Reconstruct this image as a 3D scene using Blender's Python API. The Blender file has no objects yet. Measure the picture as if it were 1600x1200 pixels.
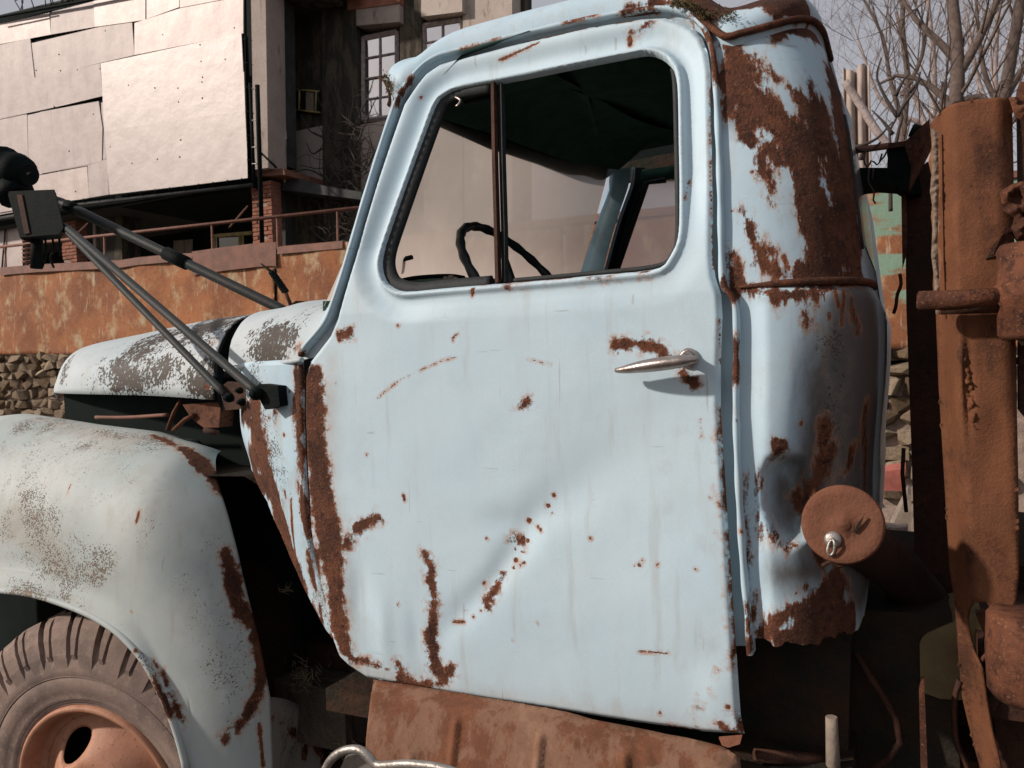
import bpy, bmesh, math, random
import numpy as np
from mathutils import Vector, Matrix
from mathutils.bvhtree import BVHTree
from mathutils.geometry import delaunay_2d_cdt

scene = bpy.context.scene
col = scene.collection
R = math.radians

# ------------------------------------------------------------------ camera
FPX = 1294.0                                   # focal length in photograph pixels (1600 wide)
YAW, PITCH, ROLL = R(25.6), R(1.2), R(1.6)
CAM = np.array([0.0, -1.43, 1.60])
fwd = np.array([-math.sin(YAW) * math.cos(PITCH), math.cos(YAW) * math.cos(PITCH), -math.sin(PITCH)])
rt0 = np.array([math.cos(YAW), math.sin(YAW), 0.0])
up0 = np.cross(rt0, fwd)
rt = rt0 * math.cos(ROLL) - up0 * math.sin(ROLL)
up = up0 * math.cos(ROLL) + rt0 * math.sin(ROLL)
cd = bpy.data.cameras.new('camera'); cam = bpy.data.objects.new('camera', cd); col.objects.link(cam)
cd.sensor_width = 36; cd.lens = 36 * FPX / 1600; cd.clip_start = .05; cd.clip_end = 500
M = Matrix.Identity(4)
for i in range(3):
    M[i][0] = rt[i]; M[i][1] = up[i]; M[i][2] = -fwd[i]; M[i][3] = CAM[i]
cam.matrix_world = M
cd.dof.use_dof = True; cd.dof.focus_distance = 1.75; cd.dof.aperture_fstop = 16.0
scene.camera = cam

# ------------------------------------------------------------------ light
SUN = Vector((-.71, -.54, .46)).normalized()   # direction towards the sun
world = bpy.data.worlds.new('World'); scene.world = world; world.use_nodes = True
wn = world.node_tree.nodes; wl = world.node_tree.links
sky = wn.new('ShaderNodeTexSky'); sky.sky_type = 'NISHITA'; sky.sun_disc = False
sky.sun_elevation = math.asin(SUN.z)
sky.sun_rotation = math.atan2(SUN.x, SUN.y)
sky.air_density = 1.0; sky.dust_density = 6.0; sky.ozone_density = 1.2; sky.altitude = 100
# thin even winter cloud over the clear sky: the same pale veil in every direction
veil = wn.new('ShaderNodeMix'); veil.data_type = 'RGBA'; veil.inputs[0].default_value = .78
veil.inputs[7].default_value = (6.5, 6.45, 6.95, 1)
wl.new(sky.outputs[0], veil.inputs[6]); wl.new(veil.outputs[2], wn['Background'].inputs[0])
wn['Background'].inputs['Strength'].default_value = .08
sl = bpy.data.lights.new('sun', 'SUN'); sl.energy = 4.2; sl.angle = R(2.6); sl.color = (1.0, .89, .80)
so = bpy.data.objects.new('sun', sl); col.objects.link(so)
so.rotation_euler = SUN.to_track_quat('Z', 'Y').to_euler()
scene.view_settings.view_transform = 'Standard'
scene.view_settings.look = 'None'
scene.view_settings.exposure = -.08
scene.view_settings.gamma = 1.0
scene.cycles.use_denoising = True
scene.cycles.max_bounces = 6

# ------------------------------------------------------------------ helpers: points
def ray(px, py): return fwd + rt * ((px - 800) / FPX) + up * ((600 - py) / FPX)
def W(px, py, y):
    d = ray(px, py); return CAM + d * ((y - CAM[1]) / d[1])
def S(px, py, fn, n=8):
    y = 0.0
    for _ in range(n):
        p = W(px, py, y); y = float(fn(p[0], p[2]))
    return W(px, py, y)
def Wl(pts, y): return [W(a, b, y) for a, b in pts]
def resample(pts, step, closed=False):
    pts = [np.asarray(p, float) for p in pts]
    if closed: pts = pts + [pts[0]]
    out = []
    for a, b in zip(pts[:-1], pts[1:]):
        n = max(1, int(round(np.linalg.norm(b - a) / step)))
        for k in range(n): out.append(a + (b - a) * k / n)
    if not closed: out.append(pts[-1])
    return out
def smooth(pts, step, closed=False):
    """Catmull-Rom through the points, resampled"""
    P = [np.asarray(p, float) for p in pts]; n = len(P); out = []
    for i in range(n if closed else n - 1):
        p0 = P[(i - 1) % n] if closed or i > 0 else 2 * P[0] - P[1]
        p1 = P[i]; p2 = P[(i + 1) % n]
        p3 = P[(i + 2) % n] if closed or i + 2 < n else 2 * P[-1] - P[-2]
        k = max(2, int(np.linalg.norm(p2 - p1) / (step * .5)))
        for t in np.linspace(0, 1, k, endpoint=False):
            out.append(.5 * ((2 * p1) + (-p0 + p2) * t + (2 * p0 - 5 * p1 + 4 * p2 - p3) * t * t + (-p0 + 3 * p1 - 3 * p2 + p3) * t ** 3))
    if not closed: out.append(P[-1])
    # even spacing
    A = np.array(out + ([out[0]] if closed else []))
    L = np.concatenate([[0], np.cumsum(np.linalg.norm(np.diff(A, axis=0), axis=1))])
    m = max(2, int(L[-1] / step)); t = np.linspace(0, L[-1], m + 1)
    B = np.stack([np.interp(t, L, A[:, k]) for k in range(A.shape[1])], 1)
    return [b for b in (B[:-1] if closed else B)]
def curve_at(pts, n):
    A = np.array(pts, float); L = np.concatenate([[0], np.cumsum(np.linalg.norm(np.diff(A, axis=0), axis=1))])
    t = np.linspace(0, L[-1], n); return np.stack([np.interp(t, L, A[:, k]) for k in range(A.shape[1])], 1)
def sst(a, b, x):
    t = np.clip((x - a) / (b - a), 0, 1); return t * t * (3 - 2 * t)
def pdist(P, A, B):
    """distance of points P (n,k) to segment AB and the parameter along it"""
    d = B - A; t = np.clip(((P - A) @ d) / max(d @ d, 1e-12), 0, 1); q = P - A - t[:, None] * d
    return np.sqrt(np.einsum('ij,ij->i', q, q)), t
def polydist(P, poly, closed=True):
    poly = [np.asarray(q, float) for q in poly]; n = len(poly); best = np.full(len(P), 1e9)
    for i in range(n if closed else n - 1):
        d, _ = pdist(P, poly[i], poly[(i + 1) % n]); best = np.minimum(best, d)
    return best
def inpoly(P, poly):
    poly = np.asarray(poly, float); x, y = P[:, 0], P[:, 1]; c = np.zeros(len(P), bool); j = len(poly) - 1
    for i in range(len(poly)):
        xi, yi = poly[i]; xj, yj = poly[j]
        if yi != yj:
            c ^= ((yi > y) != (yj > y)) & (x < (xj - xi) * (y - yi) / (yj - yi) + xi)
        j = i
    return c
rng = np.random.default_rng(7); random.seed(7)
_tab = rng.random((64, 64))
def vnoise(x, y):
    """cheap smooth 2-D value noise for dents and wobbles"""
    xi = np.floor(x).astype(int); yi = np.floor(y).astype(int); fx = x - xi; fy = y - yi
    fx = fx * fx * (3 - 2 * fx); fy = fy * fy * (3 - 2 * fy)
    g = lambda a, b: _tab[a % 64, b % 64]
    return (g(xi, yi) * (1 - fx) + g(xi + 1, yi) * fx) * (1 - fy) + (g(xi, yi + 1) * (1 - fx) + g(xi + 1, yi + 1) * fx) * fy - .5

# ------------------------------------------------------------------ helpers: meshes
class MB:
    def __init__(s): s.v = []; s.f = []; s.sm = []
    def add(s, v, f, smooth_=True):
        o = len(s.v); s.v += [tuple(map(float, p)) for p in v]; s.f += [tuple(o + i for i in q) for q in f]; s.sm += [smooth_] * len(f); return s
    def box(s, c, size, rot=None, jit=0):
        c = np.asarray(c, float); h = np.asarray(size, float) / 2
        v = [np.array([a, b, d]) * h for a in (-1, 1) for b in (-1, 1) for d in (-1, 1)]
        if jit: v = [p + rng.uniform(-jit, jit, 3) for p in v]
        if rot is not None: v = [np.array(rot @ Vector(p)) for p in v]
        return s.add([c + p for p in v], [(0, 1, 3, 2), (4, 6, 7, 5), (0, 4, 5, 1), (2, 3, 7, 6), (0, 2, 6, 4), (1, 5, 7, 3)], False)
    def grid(s, P, closed_u=False, smooth_=True):
        P = np.asarray(P, float); n, m = P.shape[:2]; f = []
        for i in range(n if closed_u else n - 1):
            for j in range(m - 1):
                a = i * m + j; b = ((i + 1) % n) * m + j; f.append((a, b, b + 1, a + 1))
        return s.add(P.reshape(-1, 3), f, smooth_)
    def twig(s, path, rad):
        """three-sided twig, plain arithmetic"""
        o = len(s.v)
        for p, r in zip(path, rad): x, y, z = p; s.v += [(x - r, y - .5 * r, z), (x + r, y - .5 * r, z - .4 * r), (x, y + r, z + .4 * r)]
        for i in range(len(path) - 1):
            a = o + 3 * i
            for j in range(3): k = (j + 1) % 3; s.f.append((a + j, a + k, a + 3 + k, a + 3 + j)); s.sm.append(True)
        return s
    def tube(s, path, r, n=8, cap=True, flat=None):
        P = [np.asarray(p, float) for p in path]; k = len(P)
        rr = list(r) if hasattr(r, '__len__') else [r] * k
        T = [P[min(i + 1, k - 1)] - P[max(i - 1, 0)] for i in range(k)]; T = [t / (np.linalg.norm(t) + 1e-12) for t in T]
        u = np.cross(T[0], [0, 0, 1.0]);
        if np.linalg.norm(u) < .1: u = np.cross(T[0], [0, 1.0, 0])
        u /= np.linalg.norm(u); o = len(s.v)
        for i in range(k):
            u = u - T[i] * (u @ T[i]); u /= np.linalg.norm(u) + 1e-12; w = np.cross(T[i], u)
            for j in range(n):
                a = 2 * math.pi * j / n; s.v.append(tuple(P[i] + rr[i] * (math.cos(a) * u + math.sin(a) * w * (flat or 1))))
        for i in range(k - 1):
            for j in range(n):
                s.f.append((o + i * n + j, o + i * n + (j + 1) % n, o + (i + 1) * n + (j + 1) % n, o + (i + 1) * n + j)); s.sm.append(n > 4)
        if cap:
            s.f.append(tuple(o + j for j in range(n))[::-1]); s.sm.append(False)
            s.f.append(tuple(o + (k - 1) * n + j for j in range(n))); s.sm.append(False)
        return s
    def prism(s, pts, off):
        """polygon pts (3-D) pushed by off: a plate with real thickness"""
        a = [np.asarray(p, float) for p in pts]; n = len(a); off = np.asarray(off, float); b = [p + off for p in a]
        f = [tuple(range(n)), tuple(range(2 * n - 1, n - 1, -1))] + [(i, i + n, (i + 1) % n + n, (i + 1) % n) for i in range(n)]
        return s.add(a + b, f, False)
    def lathe(s, c, axis, prof, n=48, ref=(0, 0, 1)):
        """prof: (radius, height along the axis)"""
        c = np.asarray(c, float); ax = np.asarray(axis, float); ax /= np.linalg.norm(ax)
        ref = (1, 0, 0) if abs(ax[2]) > .9 else ref
        u = np.cross(ax, ref); u /= np.linalg.norm(u); w = np.cross(ax, u)
        P = [[c + ax * h + r * (math.cos(a) * u + math.sin(a) * w) for r, h in prof] for a in np.linspace(0, 2 * math.pi, n, endpoint=False)]
        return s.grid(P, True)
    def blob(s, c, size, rough=.18, n=2, squash=.5):
        """an irregular stone"""
        c = np.asarray(c, float); L, Kk = 5, 8; vs = []; ph = rng.uniform(0, 6.28, 6)
        for i in range(L + 1):
            th = math.pi * i / L
            for j in range(Kk):
                a = 2 * math.pi * j / Kk
                d = np.array([math.sin(th) * math.cos(a), math.cos(th), math.sin(th) * math.sin(a)])
                d = np.sign(d) * np.abs(d) ** squash
                k = 1 + rough * (math.sin(3 * a + ph[0]) * .4 + math.sin(2 * th + 2 * a + ph[1]) * .4 + rng.uniform(-.4, .4))
                vs.append(c + d * k * np.asarray(size) / 2)
        f = [(i * Kk + j, i * Kk + (j + 1) % Kk, (i + 1) * Kk + (j + 1) % Kk, (i + 1) * Kk + j) for i in range(L) for j in range(Kk)]
        return s.add(vs, f, False)
    def rock(s, c, size):
        """a broken, angular stone: the hull of scattered points"""
        bm = bmesh.new(); pts = rng.uniform(-1, 1, (22, 3)); pts /= np.maximum(np.max(np.abs(pts), axis=1, keepdims=True), .75) ; a = rng.uniform(-.35, .35); ca, sa = math.cos(a), math.sin(a)
        for p in pts:
            q = p * np.asarray(size) / 2; bm.verts.new((c[0] + q[0] * ca - q[2] * sa * .5, c[1] + q[1], c[2] + q[0] * sa * .5 + q[2] * ca))
        h = bmesh.ops.convex_hull(bm, input=bm.verts); bmesh.ops.delete(bm, geom=[v for v in bm.verts if not v.link_faces], context='VERTS')
        bm.verts.index_update(); s.add([v.co for v in bm.verts], [tuple(v.index for v in f.verts) for f in bm.faces], False); bm.free(); return s
    def build(s, name, mat, parent=None, solid=0, attrs=True):
        me = bpy.data.meshes.new(name); me.from_pydata(s.v, [], s.f); me.validate(); me.update()
        if len(me.polygons) == len(s.sm): me.polygons.foreach_set('use_smooth', s.sm)
        me.materials.append(MAT[mat] if isinstance(mat, str) else mat)
        return link(name, me, parent, solid)
def link(name, me, parent=None, solid=0):
    o = bpy.data.objects.new(name, me); col.objects.link(o)
    for a, dv in (('rust', -1.0), ('chip', -1.0), ('dirt', 0.0), ('tint', -1.0)):
        if a not in me.attributes:
            at = me.attributes.new(a, 'FLOAT', 'POINT'); at.data.foreach_set('value', np.full(len(me.vertices), dv, np.float32))
    if solid:
        m = o.modifiers.new('thickness', 'SOLIDIFY'); m.thickness = abs(solid); m.offset = 1 if solid > 0 else -1
    if parent is not None: attach(o, parent)
    return o
def attach(o, parent):
    o.parent = parent; o.matrix_parent_inverse = ROOTM[parent.name] if parent.name in ROOTM else parent.matrix_world.inverted()
ROOTM = {}
def empty(name, loc):
    o = bpy.data.objects.new(name, None); col.objects.link(o); o.location = loc; o.empty_display_size = .2
    ROOTM[o.name] = Matrix.Translation(-Vector(loc)); return o
def tag(o, label, cat, group=None):
    o['label'] = label; o['category'] = cat
    if group: o['group'] = group
    return o
def panel(name, outline, holes, yfn, step, mat, parent=None, solid=0, inner=True):
    """sheet metal: outline and holes in (x, z), a fine triangle net lifted to y = yfn(x, z, d_outline, d_holes)"""
    out = resample(outline, step, True); hs = [resample(h, step, True) for h in holes]
    A = np.array(out); lo, hi = A.min(0), A.max(0)
    gx, gz = np.meshgrid(np.arange(lo[0], hi[0], step), np.arange(lo[1], hi[1], step * .87)); gx[1::2] += step / 2
    G = np.stack([gx.ravel(), gz.ravel()], 1); G = G + rng.uniform(-.12, .12, G.shape) * step
    G = G[inpoly(G, outline)]; G = G[polydist(G, outline) > step * .55]
    for h in holes:
        G = G[~inpoly(G, h)]; G = G[polydist(G, h) > step * .55]
    vs = list(out); ed = []; loops = [out] + hs; o = 0
    for k, lp in enumerate(loops):
        if k: vs += lp
        n = len(lp); ed += [(o + i, o + (i + 1) % n) for i in range(n)]; o += n
    vs += list(G)
    r = delaunay_2d_cdt([Vector((float(a), float(b))) for a, b in vs], ed, [], 0, 1e-6, False)
    V = np.array([(p.x, p.y) for p in r[0]]); T = np.array([f for f in r[2] if len(f) == 3])
    c = V[T].mean(1); keep = inpoly(c, outline)
    for h in holes: keep &= ~inpoly(c, h)
    T = T[keep]
    e1 = V[T[:, 1]] - V[T[:, 0]]; e2 = V[T[:, 2]] - V[T[:, 0]]
    flip = (e1[:, 0] * e2[:, 1] - e1[:, 1] * e2[:, 0]) < 0; T[flip] = T[flip][:, ::-1]
    do = polydist(V, outline); dh = np.full(len(V), 1e3)
    for h in holes: dh = np.minimum(dh, polydist(V, h))
    y = yfn(V[:, 0], V[:, 1], do, dh)
    mb = MB(); mb.v = [(float(a), float(b), float(d)) for a, b, d in zip(V[:, 0], y, V[:, 1])]; mb.f = [tuple(map(int, t)) for t in T]; mb.sm = [True] * len(T)
    return mb.build(name, mat, parent, solid)
def strokes(o, attr, lines, mode='sdf', base=None):
    """trace worn areas on a mesh: lines of (px, py, radius in px) cast onto the surface; stores a signed distance in metres (or a soft 0..1 density)"""
    me = o.data; n = len(me.vertices); V = np.empty(n * 3, np.float32); me.vertices.foreach_get('co', V); V = V.reshape(-1, 3).astype(float)
    tree = BVHTree.FromPolygons([Vector(p) for p in V], [tuple(p.vertices) for p in me.polygons])
    if attr == 'rust' and mode == 'sdf':
        small = [l for l in lines if max(q[2] for q in l) <= 4.5]; lines = [l for l in lines if max(q[2] for q in l) > 4.5]
        if small: strokes(o, 'chip', small)
    at = me.attributes[attr]; cur = np.empty(n, np.float32); at.data.foreach_get('value', cur); cur = cur.astype(float)
    for ln in lines:
        w = 1.0
        if isinstance(ln, tuple) and isinstance(ln[0], list): ln, w = ln
        pts = []
        dens = resample([np.array(q, float) for q in ln], 25) if len(ln) > 1 else [np.array(ln[0], float)]
        for px, py, r in dens:
            d = ray(px, py); h = tree.ray_cast(Vector(CAM), Vector(d).normalized())
            if h[0] is None:
                q = CAM + d * 1.9; nn = tree.find_nearest(Vector(q)); hp = np.array(nn[0])
            else: hp = np.array(h[0])
            pts.append((hp, r * ((hp - CAM) @ fwd) / FPX))
        if len(pts) == 1: pts = pts * 2
        for (a, ra), (b, rb) in zip(pts[:-1], pts[1:]):
            d, t = pdist(V, a, b); rr = ra + (rb - ra) * t
            if mode == 'sdf': cur = np.maximum(cur, rr - d)
            else: cur = np.maximum(cur, w * sst(1.0, .25, d / np.maximum(rr, 1e-6)))
    at.data.foreach_set('value', cur.astype(np.float32))
# ------------------------------------------------------------------ materials (procedural)
MAT = {}
class NT:
    def __init__(s, name):
        s.m = bpy.data.materials.new(name); s.m.use_nodes = True; s.t = s.m.node_tree; s.n = s.t.nodes
        s.p = s.n['Principled BSDF']; s.out = s.n['Material Output']; s.tc = s.n.new('ShaderNodeTexCoord').outputs['Object']
        MAT[name] = s.m
    def put(s, sock, v):
        if isinstance(v, bpy.types.NodeSocket): s.t.links.new(v, sock)
        elif isinstance(v, tuple) and len(v) == 3 and sock.type == 'RGBA': sock.default_value = (*v, 1)
        else: sock.default_value = v
    def noise(s, scale, detail=4, rough=.55, vec=None, dist=0):
        n = s.n.new('ShaderNodeTexNoise'); s.put(n.inputs['Vector'], vec or s.tc)
        n.inputs['Scale'].default_value = scale; n.inputs['Detail'].default_value = detail; n.inputs['Roughness'].default_value = rough; n.inputs['Distortion'].default_value = dist
        return n.outputs['Fac']
    def mapping(s, scale):
        n = s.n.new('ShaderNodeMapping'); s.put(n.inputs['Vector'], s.tc); n.inputs['Scale'].default_value = scale; return n.outputs[0]
    def voro(s, scale, feat='F1', vec=None):
        n = s.n.new('ShaderNodeTexVoronoi'); n.feature = feat; s.put(n.inputs['Vector'], vec or s.tc); n.inputs['Scale'].default_value = scale; return n.outputs['Distance']
    def math(s, op, a, b=0.0, c=0.0):
        n = s.n.new('ShaderNodeMath'); n.operation = op
        for i, v in enumerate((a, b, c)): s.put(n.inputs[i], v)
        return n.outputs[0]
    def step(s, x, a, b, lo=0.0, hi=1.0):
        n = s.n.new('ShaderNodeMapRange'); n.interpolation_type = 'SMOOTHSTEP'; s.put(n.inputs[0], x)
        for i, v in enumerate((a, b, lo, hi)): s.put(n.inputs[i + 1], v)
        return n.outputs[0]
    def mix(s, f, a, b):
        n = s.n.new('ShaderNodeMix'); n.data_type = 'RGBA'; s.put(n.inputs[0], f); s.put(n.inputs[6], a); s.put(n.inputs[7], b); return n.outputs[2]
    def attr(s, name):
        n = s.n.new('ShaderNodeAttribute'); n.attribute_name = name; return n.outputs['Fac']
    def bump(s, h, strength=.4, dist=.01, prev=None):
        n = s.n.new('ShaderNodeBump'); s.put(n.inputs['Height'], h); n.inputs['Strength'].default_value = strength; n.inputs['Distance'].default_value = dist
        if prev is not None: s.put(n.inputs['Normal'], prev)
        return n.outputs[0]
    def set(s, **k):
        nm = dict(color='Base Color', rough='Roughness', metal='Metallic', spec='Specular IOR Level', normal='Normal', coat='Coat Weight')
        for a, v in k.items(): s.put(s.p.inputs[nm[a]], v)
        return s
def rust_color(t, sc=1.0):
    n1 = t.noise(9 * sc, 6, .65); n2 = t.noise(60 * sc, 7, .72); n3 = t.noise(190 * sc, 4, .65)
    c = t.mix(t.step(n1, .35, .68), (.058, .022, .013), (.150, .056, .029))
    c = t.mix(t.step(n2, .48, .66, 0, .85), c, (.026, .012, .009))
    c = t.mix(t.step(n3, .58, .70, 0, .75), c, (.27, .13, .07))
    return c, t.math('ADD', t.math('MULTIPLY', n2, 1.2), n3)
def paint(name, a, b, ragged=.013, drip=1.0, grime_shade=(.33, .27, .21), gf=.38, film_=.55, soft=.03, speck=.80, rough=.50, speckcol=(.075, .045, .032), speck2=(.13, .085, .06), spscale=230):
    t = NT(name); rust = t.attr('rust'); dirt = t.attr('dirt'); tint = t.attr('tint')
    nA = t.noise(38, 9, .70, t.mapping((1, 1, drip))); nB = t.noise(230, 4, .6); nL = t.noise(13, 4, .6, t.mapping((1.4, 1.4, drip * .8)))
    m = t.math('MULTIPLY_ADD', t.math('SUBTRACT', nA, .5), ragged * 3.2, rust)
    m = t.math('MULTIPLY_ADD', t.math('SUBTRACT', nL, .5), ragged * 1.6, m)
    m = t.math('MULTIPLY_ADD', t.math('SUBTRACT', nB, .5), ragged * .5, m)
    ch = t.math('MULTIPLY_ADD', t.math('SUBTRACT', nB, .5), .006, t.attr('chip'))
    ch = t.math('MULTIPLY_ADD', t.math('SUBTRACT', nA, .5), .006, ch)
    mc = m
    m = t.math('MAXIMUM', m, ch)
    rf = t.step(m, -.0007, .0007)
    big = t.noise(3.0, 5, .6); film = t.noise(14, 6, .65, t.mapping((1, 1, .25)))
    c = t.mix(t.step(big, .3, .7), a, b)
    c = t.mix(t.step(film, .5, .85, 0, .30), c, (.40, .36, .31))
    c = t.mix(t.step(t.noise(5.5, 7, .7, dist=.6), .48, .72, 0, .22), c, tuple(x * .80 for x in a))
    c = t.mix(t.step(t.noise(30, 5, .6, t.mapping((1, 1, .10))), .54, .72, 0, .28), c, (.34, .30, .25))
    c = t.mix(t.step(t.noise(420, 3, .6), .40, .62, 0, .10), c, (.30, .30, .29))
    tm = t.math('MULTIPLY_ADD', t.math('SUBTRACT', nA, .5), .05, tint)
    c = t.mix(t.step(tm, -.035, .03, 0, gf), c, grime_shade)
    stain = t.math('MULTIPLY', t.step(t.math('MAXIMUM', mc, t.math('MULTIPLY', ch, 2.5)), -.017, 0.0), t.step(nA, .40, .60, 0, .65))
    c = t.mix(stain, c, (.42, .20, .10))
    nC = t.noise(spscale, 4, .62); nD = t.noise(spscale * .33, 5, .7)
    th = t.math('MULTIPLY_ADD', t.math('MULTIPLY', dirt, t.step(t.noise(9, 6, .65), .25, .68, .25, 1.15)), -.36, speck)
    sf = t.step(t.math('SUBTRACT', t.math('MULTIPLY_ADD', nD, .30, t.math('MULTIPLY', nC, .70)), th), -.02 * soft / .03, .04 * soft / .03)
    c = t.mix(t.math('MULTIPLY', dirt, t.step(t.noise(16, 7, .72), .42, .70, 0, film_)), c, (.27, .215, .165))
    c = t.mix(sf, c, t.mix(nA, speckcol, speck2))
    scr = t.noise(70, 3, .5, t.mapping((.09, .09, 1.5))); sc2 = t.noise(48, 3, .5, t.mapping((1.3, 1.3, .07)))
    c = t.mix(t.step(scr, .70, .72, 0, .35), c, (.20, .17, .15)); c = t.mix(t.step(sc2, .71, .73, 0, .3), c, (.22, .15, .11))
    rc, rh = rust_color(t)
    rc = t.mix(t.math('MULTIPLY', t.step(m, .0055, .0005), t.step(nB, .40, .58, .1, .8)), rc, (.34, .115, .05))
    c = t.mix(rf, c, rc)
    h = t.math('MULTIPLY', rf, t.math('SUBTRACT', t.math('MULTIPLY', rh, .8), 1.1))
    h = t.math('ADD', h, t.math('MULTIPLY', t.step(mc, -.004, -.0006), .28))
    nm = t.bump(t.math('ADD', h, t.math('MULTIPLY', sf, .35)), .9, .006)
    nm = t.bump(t.noise(7, 3, .5), .10, .02, nm)
    rr = t.math('MULTIPLY_ADD', t.noise(24, 6, .75), .34, rough - .09)
    t.set(color=c, rough=t.math('MAXIMUM', t.math('MULTIPLY', rf, .88), rr), spec=.28, normal=nm)
    return t
paint('door_paint', (.475, .615, .70), (.515, .645, .715), ragged=.017)
paint('cab_paint', (.40, .555, .65), (.47, .605, .685), ragged=.025, speck=.77, drip=.42, grime_shade=(.075, .062, .055), gf=.93)  # dark tint: grime stains, plus shade painted onto the turned-away corner
paint('fender_paint', (.37, .43, .425), (.48, .51, .49), ragged=.014, speck=.738, rough=.55, speckcol=(.15, .11, .08), speck2=(.22, .165, .12))
paint('hood_paint', (.39, .465, .495), (.49, .54, .56), ragged=.012, speck=.715, rough=.5, film_=.25, soft=.018, spscale=115, drip=.6, speckcol=(.035, .030, .026), speck2=(.075, .058, .045))

def rusty(name, pale=None, palethr=.6, dark=1.0, sc=1.0, pale2=None, lift=0, liftcol=(.30, .125, .06)):
    t = NT(name); c, h = rust_color(t, sc)
    if lift: c = t.mix(lift, c, liftcol)
    c = t.mix(t.step(t.noise(2.6 * sc, 6, .65, dist=.8), .50, .72, 0, .7), c, (.045, .021, .012))
    if dark != 1: c = t.mix(1.0 - dark, c, (.02, .012, .009))
    tm = t.math('MULTIPLY_ADD', t.math('SUBTRACT', t.noise(26 * sc, 7, .7), .5), .10, t.attr('rust'))
    c = t.mix(t.step(tm, -.004, .004), c, (.42, .33, .24))               # crumbling pale scale
    if pale is not None:
        n = t.noise(1.6 * sc, 8, .72, t.mapping((1.3, 1.3, .8))); n2 = t.noise(7 * sc, 7, .72, t.mapping((1.3, 1.3, .55)))
        k = t.math('MULTIPLY_ADD', n, .6, t.math('MULTIPLY', n2, .4))
        c = t.mix(t.step(k, palethr - .07, palethr - .01, 0, .7), c, (tuple(x * .9 for x in pale) if pale2 is None else (.36, .16, .07))); c = t.mix(t.step(k, palethr, palethr + .06, 0, .85), c, pale)
        if pale2 is not None:
            g = t.math('MULTIPLY_ADD', t.math('SUBTRACT', t.noise(3, 6, .6, t.mapping((.5, .5, 2.2))), .5), .8, t.attr('tint'))
            c = t.mix(t.step(g, -.05, .05), c, pale2)
    t.set(color=c, rough=t.math('MULTIPLY_ADD', h, .12, .66), spec=.22, normal=t.bump(h, .5, .004 / sc ** .5)); return t
rusty('rust')
rusty('rust_dark', dark=.38)
rusty('rust_shaded', dark=.15)  # rust darkened to stand in for shade on the neck and underside
rusty('rust_bright', dark=1.0, pale=(.19, .078, .045), palethr=.47)
rusty('board_rust', pale=(.255, .145, .095), palethr=.525, sc=2.6, lift=.5, liftcol=(.21, .085, .042))
def fence_mat():
    t = NT('fence_rust'); n1 = t.noise(1.1, 8, .7); n2 = t.noise(3.2, 8, .72, t.mapping((1.2, 1.2, .75))); n3 = t.noise(22, 6, .75); n4 = t.noise(4.5, 6, .7, t.mapping((2.6, 2.6, .35)))
    c = t.mix(t.step(n1, .36, .66), (.37, .150, .062), (.205, .080, .040))
    c = t.mix(t.step(n3, .50, .66, 0, .6), c, (.15, .058, .032))
    c = t.mix(t.step(n2, .50, .60, 0, .75), c, (.40, .27, .15)); c = t.mix(t.step(n2, .57, .66, 0, .7), c, (.45, .38, .27))
    c = t.mix(t.step(n4, .58, .66, 0, .6), c, (.56, .48, .36)); c = t.mix(t.step(t.noise(60, 5, .7), .64, .68, 0, .6), c, (.62, .55, .45))
    g = t.math('MULTIPLY_ADD', t.math('SUBTRACT', t.noise(3, 6, .6, t.mapping((.5, .5, 2.2))), .5), .8, t.attr('tint'))
    c = t.mix(t.step(g, -.05, .05), c, t.mix(n3, (.17, .28, .20), (.25, .34, .26)))
    t.set(color=c, rough=.8, spec=.25, normal=t.bump(t.math('ADD', n3, n2), .5, .012))
fence_mat()
rusty('column_rust', pale=(.17, .066, .030), palethr=.50, sc=1.3, lift=.2, liftcol=(.095, .040, .017))

def plain(name, c, rough=.6, metal=0, var=.35, sc=20, bump=.2, bd=.004, spec=.4, c2=None):
    t = NT(name); n = t.noise(sc, 6, .65); c2 = c2 or tuple(x * (1 - var) for x in c)
    t.set(color=t.mix(t.step(n, .35, .7), c, c2), rough=rough, metal=metal, spec=spec, normal=t.bump(t.noise(sc * 6, 4, .6), bump, bd)); return t
plain('black_iron', (.005, .010, .010), .65, .0, .5, 30, .4, c2=(.012, .012, .011), spec=.04)
plain('tube_iron', (.020, .028, .029), .55, 0, .4, 26, .3, c2=(.036, .031, .028), spec=.2)
plain('rubber_seal', (.022, .026, .027), .7, 0, .4, 40, .3)
plain('lining', (.036, .085, .065), .9, 0, .3, 14, .2, spec=.05)
plain('under', (.020, .021, .017), .9, 0, .6, 9, .6, .01, spec=.1, c2=(.048, .026, .017))
plain('chrome_worn', (.42, .36, .33), .34, .85, .35, 50, .2)
plain('silver', (.36, .33, .30), .4, .6, .4, 40, .3)
plain('steering', (.020, .024, .025), .45, 0, .3, 40, .15)
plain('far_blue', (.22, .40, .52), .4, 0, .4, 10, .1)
plain('olive', (.19, .15, .065), .6, 0, .4, 9, .3, c2=(.12, .075, .04))
plain('soil', (.11, .085, .062), .95, 0, .5, 5, .8, .03)
plain('terrace', (.14, .115, .085), .95, 0, .5, 3, .8, .03)
plain('straw', (.24, .19, .12), .8, 0, .4, 30, .1)
plain('plank', (.30, .24, .19), .85, 0, .4, 18, .4)
plain('bark', (.17, .125, .105), .9, 0, .4, 16, .7, .02)
plain('bark_pale', (.38, .31, .29), .9, 0, .35, 7, .6, .02)
plain('twig', (.055, .042, .036), .9, 0, .3, 16, .3)
plain('moss', (.075, .068, .022), .95, 0, .6, 60, .4, c2=(.10, .06, .03))
plain('slate', (.40, .32, .275), .9, 0, .3, 8, .3)
plain('red_scrap', (.40, .12, .09), .7, 0, .4, 10, .3)
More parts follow.
